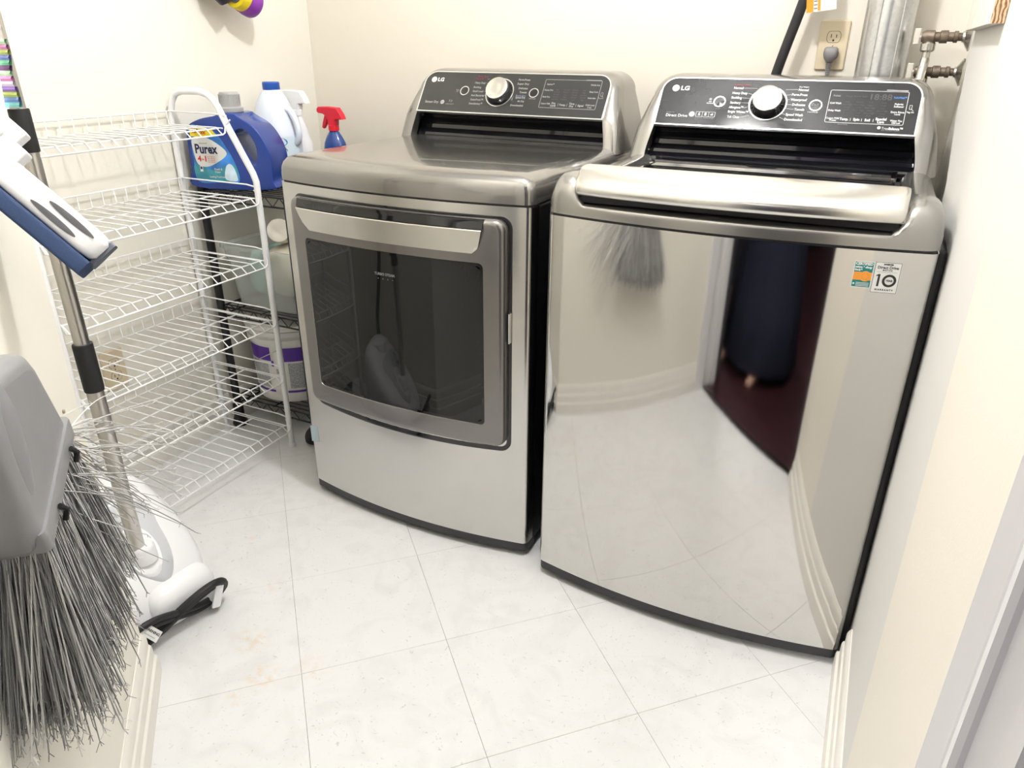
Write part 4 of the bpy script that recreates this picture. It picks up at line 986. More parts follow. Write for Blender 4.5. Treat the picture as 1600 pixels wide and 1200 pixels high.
def top_z(x, y):
    z = .06; hw = .122
    for (xa, wa_, za), (xb, wb_, zb) in zip(SK, SK[1:]):
        if xa <= x <= xb: q_ = (x - xa) / (xb - xa); z = za + (zb - za) * q_; hw = (wa_ + (wb_ - wa_) * q_) / 2; break
    c = min(1, abs(y) / hw) ** (1 / .62)
    return .006 + (z - .006) * (.5 + .5 * math.sqrt(max(0, 1 - c * c)) ** .62)
def draped(mb, pts, e, mi=0, rows=5, c=None):
    """a patch lying on the top of the body, with a small raised rim"""
    cx = sum(p[0] for p in pts) / len(pts) if c is None else c[0]; cy = sum(p[1] for p in pts) / len(pts) if c is None else c[1]
    rings = [[(p[0], p[1], top_z(p[0], p[1]) - .002) for p in pts]]
    for r in range(rows):
        q_ = 1 - r / rows
        rings.append([(cx + (p[0] - cx) * q_, cy + (p[1] - cy) * q_, top_z(cx + (p[0] - cx) * q_, cy + (p[1] - cy) * q_) + e) for p in pts])
    rings.append([(cx, cy, top_z(cx, cy) + e)] * len(pts)); mb.loft(rings, caps=False, mi=mi)
m = MB(); draped(m, [(p.x, p.y) for p in smooth_pts([(.128, .020), (.100, .055), (.050, .066), (-.010, .062), (-.020, -.075), (.010, -.088), (.060, -.060), (.105, -.020)], 5)], .0018)
dt = obj('dial_trim', m, white_pl2, bd, smooth=60)
px, py = .076, .004
m = MB(); draped(m, [(px - .004 + .042 * math.cos(2 * PI * k / 28), py + .036 * math.sin(2 * PI * k / 28)) for k in range(28)], .006); m.lathe([(.030, .150), (.027, .182), (.022, .190), (.0175, .192)], 28, T=Matrix.Translation((px, py, 0))); obj('socket', m, white_plastic, bd, smooth=50)
m = MB()
def mk(x0, x1, y0, y1, e=.0042): m.add([(x, y, top_z(x, y) + e) for x, y in ((x0, y0), (x1, y0), (x1, y1), (x0, y1))], [(0, 1, 2, 3)])
mk(.028, .040, -.050, -.040); mk(.024, .027, -.056, -.034)
m.add([(x, y, top_z(x, y) + .0042) for x, y in ((-.004, -.060), (-.004, -.048), (.008, -.054))], [(0, 1, 2)])
for k in range(6): mk(.010 + k * .001, .011 + k * .001, -.030 + k * .006, -.026 + k * .006)
obj('lock_marks', m, ink, bd, smooth=0)
m = MB(); m.lathe([(.045, .0), (.045, .035), (.03, .045), (0, .047)], 24, T=Matrix.Translation((-.070, .0, .255))); obj('tank_cap', m, white_plastic, st, smooth=50)
m = MB(); m.box(-.132, -.118, -.045, -.015, .245, .285); obj('vent', m, black_plastic, st, smooth=0)
for yy, r_ in ((-.108, .5), (.088, -.35)):
    Tk = Matrix.Translation((.160, yy, .045)) @ Matrix.Rotation(r_, 4, 'X')
    m = MB(); m.box(-.01, .034, -.008, .008, -.018, .018, T=Tk); m.box(.030, .037, -.011, .011, -.030, .030, T=Tk); obj('cord_hook', m, white_plastic, st, bevel=.003)
# cord wound in a figure of eight between the hooks
for k in range(3):
    m = MB(); pts = []
    for i in range(56):
        t = 2 * PI * i / 56; pts.append((.180 + .013 * math.sin(2 * t) + .005 * k - .004, -.008 + (.126 - .006 * k) * math.cos(t) + .004 * math.sin(3 * t + k), .050 + .030 * math.sin(2 * t) + (.005 if k % 2 else -.004) * math.sin(t) + .007 * (k - 1)))
    m.tube(pts, .0072, 8, closed=True); obj('cord', m, rubber, st, smooth=60)
m = MB(); m.tube([(.188, -.150, .040), (.190, -.125, .045), (.192, -.100, .054), (.190, -.06, .062)], [.013, .012, .008, .006], 12); m.box(.176, .200, -.166, -.142, .028, .052); obj('plug', m, rubber, st, bevel=.002)
LT = Matrix.Translation((.206, -.078, .070)) @ Matrix.Rotation(PI / 2, 4, 'Z') @ Matrix.Rotation(math.radians(60), 4, 'X') @ Matrix.Rotation(math.radians(-62), 4, 'Z')
m = MB(); m.box(-.020, .020, -.012, .012, -.0006, .0006, 0, T=LT)
text_into(m, 'WARNING', 0, .003, .0075, LT @ Matrix.Translation((0, 0, .0009)), 1, 'CENTER', bold=.0003); text_into(m, 'avertissement', 0, -.006, .0045, LT @ Matrix.Translation((0, 0, .0009)), 1, 'CENTER')
obj('cord_tag', m, [paper, ink], st, smooth=0)
# pole
PB = Vector((-.729, -.525, .150)); PTp = Vector((-.755, -.524, 1.42))
inv = (Matrix.Translation((sx, sy, 0)) @ Matrix.Rotation(sr_, 4, 'Z')).inverted()
def pp(z): return inv @ (PB + (PTp - PB) * ((z - PB.z) / (PTp.z - PB.z)))
m = MB(); m.tube([pp(.150), pp(.62)], .0160, 20); pl = obj('pole', m, alu, st)
m = MB(); m.tube([pp(.60), pp(1.02)], .0140, 20); obj('pole_section', m, alu, pl)
m = MB(); m.tube([pp(1.00), pp(1.42)], .0122, 20); obj('pole_section', m, alu, pl)
for za, zb, r in ((.565, .663, .0185), (1.015, 1.085, .0165)):
    m = MB(); m.tube([pp(za), pp(za + .003), pp(zb - .003), pp(zb)], [r * .97, r, r, r * .97], 20); obj('clamp', m, rubber, pl, smooth=50)
# steam hose rises out of view on the alcove side
m = MB(); m.tube(smooth_path([(-.10, -.06, .26), (-.12, -.085, .34), (-.10, -.11, .50), (-.06, -.11, .80), (-.06, -.11, 1.10), (-.02, -.07, 1.40)], 6), .011, 10); hs = obj('hose', m, rubber, st, smooth=60)
m = MB(); m.tube([(-.09, -.05, .23), (-.098, -.058, .262), (-.104, -.064, .285)], [.022, .020, .014], 14); obj('hose_nozzle', m, white_pl2, st, smooth=50)

# ------------------------------------------------------------------ angle broom hanging on the slanted wall
# local frame: u runs along the wall towards the camera, n = away from the wall, z up
UB = Matrix.Translation((-.57, -.57, 0)) @ Matrix(((s2, s2, 0, 0), (-s2, s2, 0, 0), (0, 0, 1, 0), (0, 0, 0, 1)))
# u direction (s2,-s2); n direction (s2, s2)
bro = thing('broom', 'grey angled broom hanging bristles-down on the left wall close to the camera', 'broom', (0, 0, 0))
bro.matrix_world = UB @ Matrix.Translation((.575, -.030, .70))
def bl(u, n, z): return Vector((u - .575, n - .0, z - .70))
capo = [(.392, .744), (.450, .728), (.579, .700), (.590, .722), (.594, .80), (.592, .872), (.582, .884), (.535, .880), (.482, .871), (.460, .864), (.446, .848)]
P = [(u - .575, z - .70) for u, z in capo]
me = curve_mesh([P], .010, .020, 6, -.012); me.transform(Matrix.Rotation(PI / 2, 4, 'X')); prep_mesh(me, None, 60)
cp = obj('cap', me, broom_grey, bro)
# raised lip along the bottom edge of the cap
m = MB()
lip_b = [(.386, .745), (.582, .697)]
t = (bl(*[lip_b[1][0], 0, lip_b[1][1]]) - bl(*[lip_b[0][0], 0, lip_b[0][1]])).normalized(); nn = Vector((-t.z, 0, t.x))
prof2 = rrect(0, (Vector((lip_b[1][0], lip_b[1][1])) - Vector(lip_b[0])).length, -.034, .034, .008, 4)
base = bl(lip_b[0][0], 0, lip_b[0][1])
m.loft([[base + t * a_ + Vector((0, b__, 0)) + nn * h_ for a_, b__ in [((p_[0] - .1) * e_ + .1, p_[1] * e_) for p_ in prof2]] for h_, e_ in ((-.014, .985), (-.012, 1.0), (.011, 1.0), (.014, .985))])
obj('lip', m, broom_grey, cp, smooth=30)
# moulded socket flowing into the cap
m = MB(); rings = []
for z, w_, d_, cy in ((.72, .022, .010, .012), (.76, .026, .022, .010), (.80, .028, .028, .008), (.85, .028, .032, .004), (.88, .027, .030, 0), (.92, .023, .024, 0), (1.02, .019, .019, 0)):
    cu_ = .568
    rings.append([bl(cu_ + w_ * math.cos(2 * PI * k / 24), cy + d_ * math.sin(2 * PI * k / 24), z) for k in range(24)])
m.loft(rings); obj('socket', m, broom_grey, cp, smooth=70)
m = MB(); m.tube([bl(.566, 0, 1.00), bl(.545, -.015, 1.60)], .0125, 16); obj('handle', m, mat('handle_grey', (0.18, 0.18, 0.19), 0.35), bro)
def bristles():
    rnd = random.Random(11); m = MB()
    def edge_pt(t): return (.392 + (.578 - .392) * t, .735 + (.690 - .735) * t)
    def strand(u0, n0, z0, du, dn, dz, L, sag, r, mi, curl=0.0):
        pts = []
        for k in range(7):
            t = k / 6; pts.append(bl(u0 + du * L * t + curl * math.sin(t * 3) * .012 + rnd.uniform(-.0012, .0012) * t, n0 + dn * L * t + sag * 0, z0 + dz * L * t - sag * t * t))
        m.tube(pts, [r] * 6 + [r * .7], 3, mi, caps=False)
        if rnd.random() < .75:      # flagged split tips
            e = pts[-1]
            tv = (pts[-1] - pts[-2]).normalized()
            for _ in range(3):
                m.tube([e, e + (tv + Vector((rnd.uniform(-.8, .8), rnd.uniform(-.8, .8), rnd.uniform(-.6, .6)))) * rnd.uniform(.004, .010)], r * .5, 3, mi, caps=False)
    for i in range(2300):
        t = rnd.random(); u0, z0 = edge_pt(t); n0 = rnd.uniform(-.030, .030)
        a = .07 - t * .36 + rnd.gauss(0, .085)
        tilt = 0
        d = Vector((-math.sin(a + tilt), n0 * 4.0 + rnd.gauss(-.01, .065), -math.cos(a + tilt))); d.normalize()
        L = rnd.uniform(.18, .235)
        strand(u0, n0, z0, d.x, d.y, d.z, L, rnd.uniform(-.01, .012), rnd.uniform(.0007, .0012), rnd.choice([0, 0, 1, 1, 2]), rnd.gauss(0, .4))
    for i in range(90):                 # unruly strands at the far end and edge
        t = rnd.random() ** 1.6 * .6; u0, z0 = edge_pt(t); n0 = rnd.uniform(-.01, .026)
        a = rnd.uniform(.75, 1.5) * (1 - t * .6); d = Vector((-math.sin(a), rnd.uniform(-.1, .55), -math.cos(a))); d.normalize()
        strand(u0, n0, z0, d.x, d.y, d.z, rnd.uniform(.16, .29), rnd.uniform(.01, .07), rnd.uniform(.0007, .0011), rnd.choice([1, 1, 2]), rnd.gauss(0, 1.2))
    o = obj('bristles', m, bristle_mats, bro, smooth=80); o['kind'] = 'stuff'
bristles()
for u_, z_ in ((.430, .722), (.525, .699)):
    m = MB(); m.tube([bl(u_, .036, z_ + .010), bl(u_ - .004, .041, z_ + .002), bl(u_ - .001, .038, z_ - .010)], .0035, 8); obj('staple', m, black_plastic, cp)

# ------------------------------------------------------------------ flat wiper head hanging beside the wall corner
A = Vector((-.440, -.760, 1.025)); Bp = Vector((-.338, -.727, .926))   # bar axis from out-of-frame end to visible end
ax = (Bp - A).normalized(); A = A - ax * .10
view = (Vector((0.5649, -1.3371, 1.1831)) - Bp).normalized()
nz = (view - ax * view.dot(ax)).normalized(); ny = nz.cross(ax).normalized()
if ny.z < 0: ny = -ny
BT = Matrix(((ax.x, ny.x, nz.x, A.x), (ax.y, ny.y, nz.y, A.y), (ax.z, ny.z, nz.z, A.z), (0, 0, 0, 1)))
mp_ = thing('floor_wiper', 'white bar-shaped floor wiper head with navy edge, hanging at upper left', 'wiper', (0, 0, 0)); mp_.matrix_world = BT
Lb = (Bp - A).length
def bar_ring(x, y0, y1, z0, z1, r): return [(x, a, b) for a, b in rrect(y0, y1, z0, z1, r, 4)]
m = MB(); m.loft([bar_ring(x, -.008 + e, .031 - e, -.016 + e, .016 - e, .010) for x, e in ((0, .006), (.004, .001), (Lb - .022, 0), (Lb - .006, .002), (Lb, .008))]); hb = obj('head', m, white_plastic, mp_, smooth=50)
m = MB(); m.loft([bar_ring(x, -.030, -.008, -.016, .018, .004) for x in (-.002, Lb + .002)]); m.loft([bar_ring(x, -.012, .010, -.018, -.006, .003) for x in (0, Lb + .003)]); obj('pad', m, navy, mp_, smooth=50, label='navy foam edge')
m = MB(); m.loft([bar_ring(x, -.012, .030, -.012, .002, .003) for x in (Lb - .003, Lb + .0045)]); obj('end_plate', m, mat('slate_plastic', (0.12, 0.13, 0.16), 0.5), mp_, smooth=40)
for yy in (.0045, .0185):
    m = MB(); n = 28; c0 = Lb - .066 if yy < .01 else Lb - .050
    m.add([(c0 + .034 * math.copysign(abs(math.cos(2 * PI * k / n)) ** 1.0, math.cos(2 * PI * k / n)), yy + .0042 * math.sin(2 * PI * k / n), .0163) for k in range(n)], [tuple(range(n))])
    m.loft([[(c0 + .034 * q_ * math.cos(2 * PI * k / n), yy + .0042 * q_ * math.sin(2 * PI * k / n), zz) for k in range(n)] for q_, zz in ((1.0, .0150), (1.0, .0166), (.85, .0168))]); obj('slot', m, mat('slot_grey', (0.10, 0.10, 0.11), 0.5), mp_, smooth=30, label='dark grey oval slot')
# bracket and handle
def toL(p): return BT.inverted() @ Vector(p)
hx = Lb - .175
m = MB(); m.box(hx - .025, hx + .030, .020, .048, -.012, .012); m.box(hx - .045, hx + .012, .040, .066, -.010, .010); m.tube([(hx - .018, .044, -.016), (hx - .018, .044, .016)], .014, 16)
obj('bracket', m, white_plastic, hb, bevel=.003)
h0 = BT @ Vector((hx - .03, .05, 0)); h1 = Vector((-.60, -.60, 1.50))
m = MB(); m.tube([toL(h0), toL(h0 + (h1 - h0) * .12), toL(h0 + (h1 - h0) * .13), toL(h1)], [.017, .015, .0115, .0115], 16); obj('handle', m, white_plastic, mp_)

# striped microfibre cloth hanging behind
def striped():
    m = MB(); cols = [(0.55, 0.85, 0.55), (0.80, 0.35, 0.65), (0.62, 0.72, 0.25), (0.30, 0.35, 0.80), (0.30, 0.78, 0.50), (0.22, 0.12, 0.25), (0.62, 0.90, 0.60), (0.75, 0.32, 0.60), (0.85, 0.80, 0.90), (0.35, 0.22, 0.60), (0.55, 0.65, 0.20), (0.20, 0.32, 0.60), (0.25, 0.60, 0.60)]
    mats_ = [mat('stripe_%d' % i, c, 0.9, bump=.6, bscale=300) for i, c in enumerate(cols)]
    Rb = Vector((-.562, -.637, 1.100)); Rt = Vector((-.600, -.610, 1.190)); ud = Vector((-.9, -.43, 0)).normalized(); n = 18
    def ring(f, o): return [Rt + (Rb - Rt) * f + ud * (.13 * k / n) + Vector((.003 * math.sin(k * 1.3 + f * 9), .004 * math.sin(k * .9), 0)) + Vector((.36, -.93, 0)) * o for k in range(n + 1)]
    for i in range(len(cols)):
        f0, f1 = i / len(cols), (i + 1) / len(cols)
        m.loft([ring(f0, 0), ring((f0 + f1) / 2, .0025), ring(f1, 0), ring(f1, -.005), ring(f0, -.005), ring(f0, 0)], closed=False, caps=False, mi=i)
    o = obj('striped_cloth', m, mats_, None, smooth=60)
    tag(o, 'pastel striped fuzzy cloth hanging behind the silver pole at upper left', 'cloth')
striped()

# ------------------------------------------------------------------ respirator on the left wall
rp = thing('respirator', 'black half-mask respirator with purple and yellow cartridge hanging on the left wall', 'respirator', (-1.275, .47, 1.34))
m = MB(); m.sphere((.055, -.055, .02), .055, 16, sx=.8, sy=.9, sz=1.0); m.tube([(.065, -.085, .0), (.085, -.060, -.035), (.07, -.03, -.030)], [.022, .020, .014], 12); obj('mask', m, dk_plum, rp, smooth=70)
CT = Matrix.Translation((.085, .015, -.010)) @ Matrix.Rotation(math.radians(35), 4, 'X') @ Matrix.Rotation(math.radians(18), 4, 'Y')
CT = Matrix.Translation((.078, -.003, -.020)) @ Vector((0, 1, -.35)).to_track_quat('Z', 'Y').to_matrix().to_4x4()
m = MB(); m.lathe([(.0, -.032), (.020, -.032), (.022, -.008), (.026, -.006), (.026, .0)], 28, T=CT); obj('cartridge_mount', m, mat('mount_grey', (0.10, 0.11, 0.13), 0.4), rp, smooth=40)
m = MB(); m.lathe([(.030, -.002), (.0385, 0), (.0385, .026)], 32, T=CT, caps=False); m.lathe([(0, -.002), (.0375, -.0015)], 32, T=CT, caps=False); obj('cartridge_band', m, yellow, rp, smooth=40)
m = MB(); m.lathe([(.0382, .026), (.0405, .026), (.0405, .040), (.0425, .043), (.0425, .062), (.040, .068), (0, .068)], 32, T=CT); obj('cartridge', m, purple, rp, smooth=40)
m = MB(); m.tube(smooth_path([(.03, -.10, .03), (.006, -.06, .13), (.004, 0, .17), (.006, .05, .13), (.03, .02, .03)], 6), .004, 6); obj('strap', m, black_plastic, rp)
m = MB(); m.tube([(0.0, 0, .165), (.02, 0, .163), (.022, 0, .175)], .0022, 8); obj('hook', m, nickel, rp)

# ------------------------------------------------------------------ outlets
def outlet(name_label, loc, rot):
    o = thing('wall_outlet', name_label, 'outlet', loc, rot)
    m = MB(); P = [(x, z) for x, z in rrect(-.0355, .0355, -.058, .058, .004, 3)]
    Pi = [(x * .93, z * .96) for x, z in P]
    m.loft([[(x, .0, z) for x, z in P], [(x, -.003, z) for x, z in P], [(x, -.0062, z) for x, z in Pi]]); pl_ = obj('cover_plate', m, ivory, o, smooth=30)
    for zc in (.0195, -.0195):
        P2 = [(.0165 * math.cos(a) if abs(math.cos(a)) < .97 else .016 * math.cos(a), zc + max(-.0125, min(.0125, .0165 * math.sin(a)))) for a in [2 * PI * k / 32 for k in range(32)]]
        m = MB(); m.loft([[(x * 1.07, -.0060, zc + (z - zc) * 1.07) for x, z in P2], [(x * 1.07, -.0064, zc + (z - zc) * 1.07) for x, z in P2]], mi=1)
        m.loft([[(x, -.0060, z) for x, z in P2], [(x, -.0070, z) for x, z in P2]], mi=0)
        m.box(-.0072, -.0052, -.0074, -.0066, zc - .002, zc + .0065, 1); m.box(.0052, .0072, -.0074, -.0066, zc - .002, zc + .0055, 1)
        m.lathe([(.0026, 0), (.0026, .0008)], 12, 1, T=Matrix.Translation((0, -.0066, zc - .0080)) @ Matrix.Rotation(PI / 2, 4, 'X'))
        obj('socket', m, [ivory, ink], pl_, smooth=0)
    m = MB(); m.lathe([(.0028, 0), (.0026, .001), (0, .0013)], 12, T=Matrix.Translation((0, -.0060, 0)) @ Matrix.Rotation(PI / 2, 4, 'X')); obj('screw', m, nickel, pl_)
    o['group'] = 'ivory wall outlets'
    return o
outlet('ivory wall outlet with a grey plug in it, above the washer', (.4095, WB - .0005, 1.1945), 0)
outlet('ivory wall outlet low on the left wall behind the white rack', (WL + .0005, -.118, .345), PI / 2)
# grey plug in the lower socket
pg = thing('power_plug', 'grey power plug with cord in the outlet above the washer', 'plug', (.4095, WB - .008, 1.175))
m = MB(); rings = []
for z, w_, d0, d1 in ((.016, .012, -.004, -.022), (.012, .0165, 0, -.028), (.0, .0175, 0, -.030), (-.010, .0145, -.002, -.029), (-.018, .009, -.006, -.024), (-.021, .0085, -.008, -.022)):
    rings.append([(w_ * math.copysign(abs(math.cos(t)) ** .6, math.cos(t)), (d0 + d1) / 2 + (d0 - d1) / 2 * math.copysign(abs(math.sin(t)) ** .6, math.sin(t)), z) for t in [2 * PI * k / 24 for k in range(24)]])
m.loft(rings); obj('body', m, grey_plug, pg, smooth=60)
m = MB()
for k in range(6): m.lathe([(.0070 - k * .0004, -.0225 - k * .0045), (.0078 - k * .0004, -.0235 - k * .0045), (.0070 - k * .0004, -.0255 - k * .0045)], 14, T=Matrix.Translation((0, -.015, 0)))
m.tube([(0, -.015, -.02), (0, -.015, -.05)], .0050, 10); obj('strain_relief', m, grey_plug, pg)
m = MB(); m.tube(smooth_path([(0, -.015, -.045), (0, -.016, -.10), (.004, -.02, -.18), (.02, -.03, -.30)], 5), .0038, 8); obj('cord', m, grey_plug, pg)

# ------------------------------------------------------------------ duct, hose, tag, valves, ledger
m = MB(); dcx, dcy, drr = .531, .796, .0555
prof = []
dct = thing('vent_duct', 'round galvanised metal vent duct rising behind the washer at right', 'duct', (dcx, dcy, .10))
m.lathe([(drr, 0), (drr, 2.29)], 56, caps=False); obj('pipe', m, galv, dct, smooth=60)
m = MB()
for a in (-1.95, -1.05):
    m.tube([((drr + .0005) * math.cos(a), (drr + .0005) * math.sin(a), 0), ((drr + .0005) * math.cos(a), (drr + .0005) * math.sin(a), 2.29)], .0022, 6)
obj('lock_seam', m, galv, dct)
m = MB(); P = smooth_path([(.235, .79, .72), (.262, .80, .95), (.289, .80, 1.12), (.3285, .80, 1.285), (.365, .80, 1.45), (.385, .815, 1.62), (.39, .868, 1.72)], 8)
m.tube(P, .0125, 14); hz = obj('drain_hose', m, rubber, None, smooth=60); tag(hz, 'black drain hose running up the back wall behind the washer', 'hose')
tg = thing('paper_tag', 'white and orange paper tag hanging from the black hose above the outlet', 'tag', (.374, .792, 1.282), 0)
m = MB(); TT = Matrix.Rotation(math.radians(-7), 4, 'Y') @ Matrix.Rotation(math.radians(4), 4, 'X')
m.box(-.034, .034, -.0006, .0006, -.012, .095, 0, T=TT); obj('card', m, paper, tg, smooth=0)
m = MB(); m.box(-.034, -.018, -.0012, -.0006, -.012, .095, 0, T=TT); m.box(-.008, -.002, -.0012, -.0006, -.010, .09, 0, T=TT)
for k in range(12): m.box(-.017, -.009, -.0012, -.0006, -.006 + k * .008, -.003 + k * .008, 1, T=TT)
for k in range(14): m.box(.002 + k * .002, .003 + k * .002, -.0012, -.0006, .012, .05, 2 if k % 3 else 1, T=TT)
obj('print', m, [orange, ink_dim, mat('tag_blue', (0.15, 0.35, 0.65), 0.5)], tg, smooth=0)
def valve(lab, z, xe, length_down, yv):
    v = thing('water_valve', lab, 'valve', (WR + .004, yv, z))
    def TX_(x, y=0, zz=0): return (x - WR - .004, y, zz)
    m = MB(); XR = Matrix.Rotation(-PI / 2, 4, 'Y')
    m.lathe([(.029, 0), (.030, .003), (.022, .008), (.012, .014), (.0115, .018)], 32, T=XR); obj('flange', m, nickel, v, smooth=40)
    m = MB(); m.lathe([(.0085, .0), (.0085, .026), (.012, .027), (.0125, .034), (.010, .036), (.010, .046), (.0135, .047), (.0135, .062), (.0105, .064), (.0105, .073), (.014, .075), (.0145, .092), (.010, .100), (0, .101)], 20, T=XR); obj('pipe', m, pipe_brown, v, smooth=35)
    m = MB(); m.box(-.116, -.103, -.004, .004, -.016, .018); m.tube([(-.106, 0, 0), (-.096, 0, 0)], .004, 10); obj('handle', m, mat('pale_lever', (0.60, 0.57, 0.50), 0.5), v, bevel=.002)
    cx = -.083
    m = MB(); T = Matrix.Translation((cx, 0, -.012)) @ Matrix.Rotation(PI, 4, 'X')
    m.lathe([(.010, -.004), (.0155, .002), (.0155, .016), (.013, .019), (.0085, .020), (.0085, .034), (.0100, .036), (.0100, .040)], 24, T=T); obj('coupling', m, nickel, v, smooth=35)
    m = MB(); m.tube(smooth_path([(cx, 0, -.048), (cx - .002, -.022, -.085), (cx - .006, -.034, -.20), (cx - .03, -.03, -.34)], 5), .0098, 14); obj('supply_hose', m, nickel, v, smooth=50)
    v['group'] = 'water valves on the right wall'
    return v
valve('upper tarnished brass water valve on the right wall, above the washer', 1.2125, .61, .1, .742)
valve('lower tarnished brass water valve on the right wall, just above the washer', 1.139, .61, .1, .757)
lg = thing('wood_ledger', 'painted wood ledger with a raw sawn end, high on the right wall', 'board', (WR - .0005, .10, 1.222))
m = MB(); T = Matrix.Identity(4)
m.box(-.0190, 0, .003, .50, .0, .15); obj('board', m, mat('ledger_paint', (0.78, 0.74, 0.66), 0.6, var=.08, vscale=40), lg, bevel=.001)
m = MB(); m.box(-.0190, 0, -.0005, .003, .0, .15); obj('sawn_end', m, raw_wood, lg, smooth=0, label='raw sawn wood end')
m = MB(); m.lathe([(.0035, 0), (.0030, .003), (0, .004)], 10, T=Matrix.Translation((-.5212, -.7188, .655)) @ Vector((1, 1, 0)).to_track_quat('Z', 'Y').to_matrix().to_4x4())
nl = obj('wall_screw', m, mat('old_screw', (0.35, 0.30, 0.22), 0.5), None); tag(nl, 'small screw head in the slanted left wall beside the broom', 'screw')

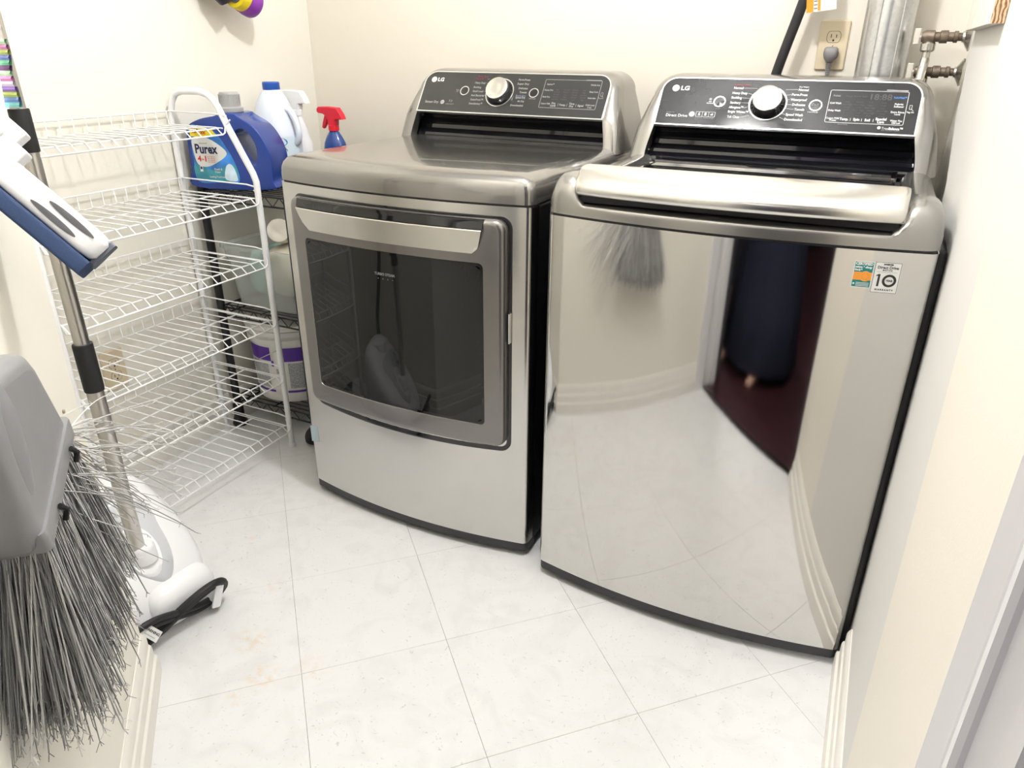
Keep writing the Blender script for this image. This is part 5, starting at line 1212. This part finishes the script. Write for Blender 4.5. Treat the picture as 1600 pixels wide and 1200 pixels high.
# ------------------------------------------------------------------ person in the hall doorway (seen in the steel front of the washer)
def person():
    F = Vector((-s2, s2, 0)); Rr = Vector((s2, s2, 0)); O_ = Vector((.465, -1.70, 0))
    base = Matrix(((Rr.x, F.x, 0, O_.x), (Rr.y, F.y, 0, O_.y), (0, 0, 1, 0), (0, 0, 0, 1)))
    inv_ = base.inverted(); skin = mat('skin', (0.55, 0.33, 0.25), 0.5); robe = mat('navy_cloth', (0.010, 0.012, 0.030), 0.9)
    p = thing('person', 'person in a long dark robe and bare feet, mirrored in the washer front', 'person', O_, 0)
    p.matrix_world = base
    ph = inv_ @ (Vector((0.5649, -1.3371, 1.1831)) - fwd * .012)     # phone sits just behind the viewpoint
    fl_ = inv_.to_3x3() @ fwd; rl = inv_.to_3x3() @ right; ul = inv_.to_3x3() @ (-down)
    V = []; Ed = []; Rad = []
    def v(x, y, z, r, par=None):
        V.append((x, y, z)); Rad.append(r)
        if par is not None: Ed.append((par, len(V) - 1))
        return len(V) - 1
    pel = v(0, 0, .93, .125); w1 = v(0, .01, 1.08, .105, pel); ch = v(0, .0, 1.24, .120, w1); nk = v(0, .0, 1.40, .050, ch); n2 = v(0, .02, 1.455, .048, nk)
    hd = v(0, .035, 1.53, .078, n2); ht = v(0, .03, 1.60, .070, hd)
    for sd in (-1, 1):
        hp = v(sd * .09, 0, .86, .085, pel); kn = v(sd * .14, .02, .48, .055, hp); an = v(sd * .15, .02, .085, .036, kn); he = v(sd * .15, .0, .045, .034, an)
        ft = v(sd * .16, .12, .035, .030, an); to = v(sd * .17, .190, .022, .020, ft)
        for q_ in range(3): v(sd * .17 + (q_ - 1) * .022, .228 - abs(q_ - .5) * .006, .015, .010, to)
        sh = v(sd * .165, 0, 1.34, .052, ch)
        hand = ph + rl * (sd * .085) - fl_ * .030 - ul * .01
        el = Vector((sd * .26 + hand.x * .25, .02, 1.06)); fa = (el + hand) / 2
        e_ = v(*el, .040, sh); f_ = v(*fa, .034, e_); wr_ = v(*(hand - (hand - el).normalized() * .075), .024, f_); pm = v(*(hand - (hand - el).normalized() * .01), .026, wr_)
        for q_ in range(4):
            b0 = hand + ul * (.026 - .018 * q_) + rl * (sd * .006) + fl_ * .002; b1 = b0 - rl * (sd * .012) + fl_ * (-.002); b2 = b1 - rl * (sd * (.020 - .002 * q_))
            i0 = v(*b0, .0085, pm); i1 = v(*b1, .0080, i0); v(*b2, .0070, i1)
        t0 = v(*(hand - fl_ * .012 + ul * .030), .0095, pm); v(*(hand - fl_ * .020 + ul * .040 - rl * (sd * .020)), .0080, t0)
    bm = bmesh.new(); lay = bm.verts.layers.skin.verify(); bv = [bm.verts.new(c) for c in V]
    for a, b in Ed: bm.edges.new((bv[a], bv[b]))
    for i, b in enumerate(bv): b[lay].radius = (Rad[i], Rad[i]); b[lay].use_root = (i == 0)
    me = bpy.data.meshes.new('body'); bm.to_mesh(me); bm.free(); me.materials.append(skin)
    o = bpy.data.objects.new('body', me); COL.objects.link(o); o.parent = p
    o.modifiers.new('skin', 'SKIN'); sb_ = o.modifiers.new('sub', 'SUBSURF'); sb_.levels = 2; sb_.render_levels = 2
    m = MB(); rings = []
    for z, rx, ry, cy in ((.045, .325, .225, .0), (.055, .330, .230, .0), (.30, .300, .205, .0), (.55, .255, .180, 0), (.80, .205, .158, 0), (.95, .195, .150, 0), (1.08, .170, .130, .005), (1.22, .195, .140, .005), (1.32, .200, .115, 0), (1.37, .150, .090, 0), (1.41, .075, .070, 0), (1.425, .062, .060, .005)):
        rings.append([(rx * math.cos(2 * PI * k / 40) * (1 + (.03 * math.sin(k * 1.9) if z < .9 else 0)), cy + ry * math.sin(2 * PI * k / 40) * (1 + (.04 * math.sin(k * 2.3) if z < .9 else 0)), z) for k in range(40)])
    m.loft(rings, caps=False); obj('robe', m, robe, p, smooth=80)
    for sd in (-1, 1):
        hand = ph + rl * (sd * .085) - fl_ * .030 - ul * .01; el = Vector((sd * .26 + hand.x * .25, .02, 1.06))
        wv = hand - (hand - el).normalized() * .085
        m = MB(); m.tube(smooth_path([(sd * .14, 0, 1.35), (sd * .20, 0, 1.28), tuple(el), tuple((el + wv) / 2), tuple(wv)], 4), [.070] * 5 + [.062] * 4 + [.055] * 4 + [.048] * 4, 16); obj('sleeve', m, robe, p, smooth=80)
    m = MB(); m.sphere((0, .018, 1.575), .098, 20, sx=.88, sy=.98, sz=1.08); hair = obj('hair', m, mat('dark_hair', (0.012, 0.009, 0.008), 0.6), p, smooth=80)
    m = MB(); m.sphere((0, .062, 1.535), .072, 20, sx=.86, sy=.90, sz=1.22); m.sphere((0, .131, 1.530), .012, 10, sx=.8, sy=1.1, sz=1.6)
    for sd in (-1, 1): m.sphere((sd * .068, .04, 1.535), .016, 10, sx=.4, sy=.7, sz=1.3)
    fc = obj('face', m, skin, p, smooth=80)
    for sd in (-1, 1):
        m = MB(); m.sphere((sd * .026, .121, 1.548), .0085, 10, sx=1.3); obj('eye', m, mat('eye_dark', (0.02, 0.015, 0.012), 0.2), fc)
    m = MB(); m.sphere((0, .121, 1.492), .014, 10, sx=1.4, sy=.6, sz=.4); obj('mouth', m, mat('lip', (0.40, 0.15, 0.13), 0.5), fc)
    # phone
    T = Matrix(((rl.x, ul.x, -fl_.x, ph.x), (rl.y, ul.y, -fl_.y, ph.y), (rl.z, ul.z, -fl_.z, ph.z), (0, 0, 0, 1)))
    f = thing('phone', 'black phone held up by the person in the hall', 'phone', (0, 0, 0)); f.matrix_world = base @ T
    m = MB(); m.loft([[(x, y, z) for x, y in rrect(-.078, .078, -.055, .020, .010, 5)] for z in (.0005, .0085)]); obj('case', m, black_plastic, f, smooth=30)
    m = MB(); m.loft([[(x, y, z) for x, y in rrect(-.074, .074, -.051, .016, .007, 5)] for z in (.0084, .0090)]); obj('screen', m, black_gloss, f, smooth=30)
person()
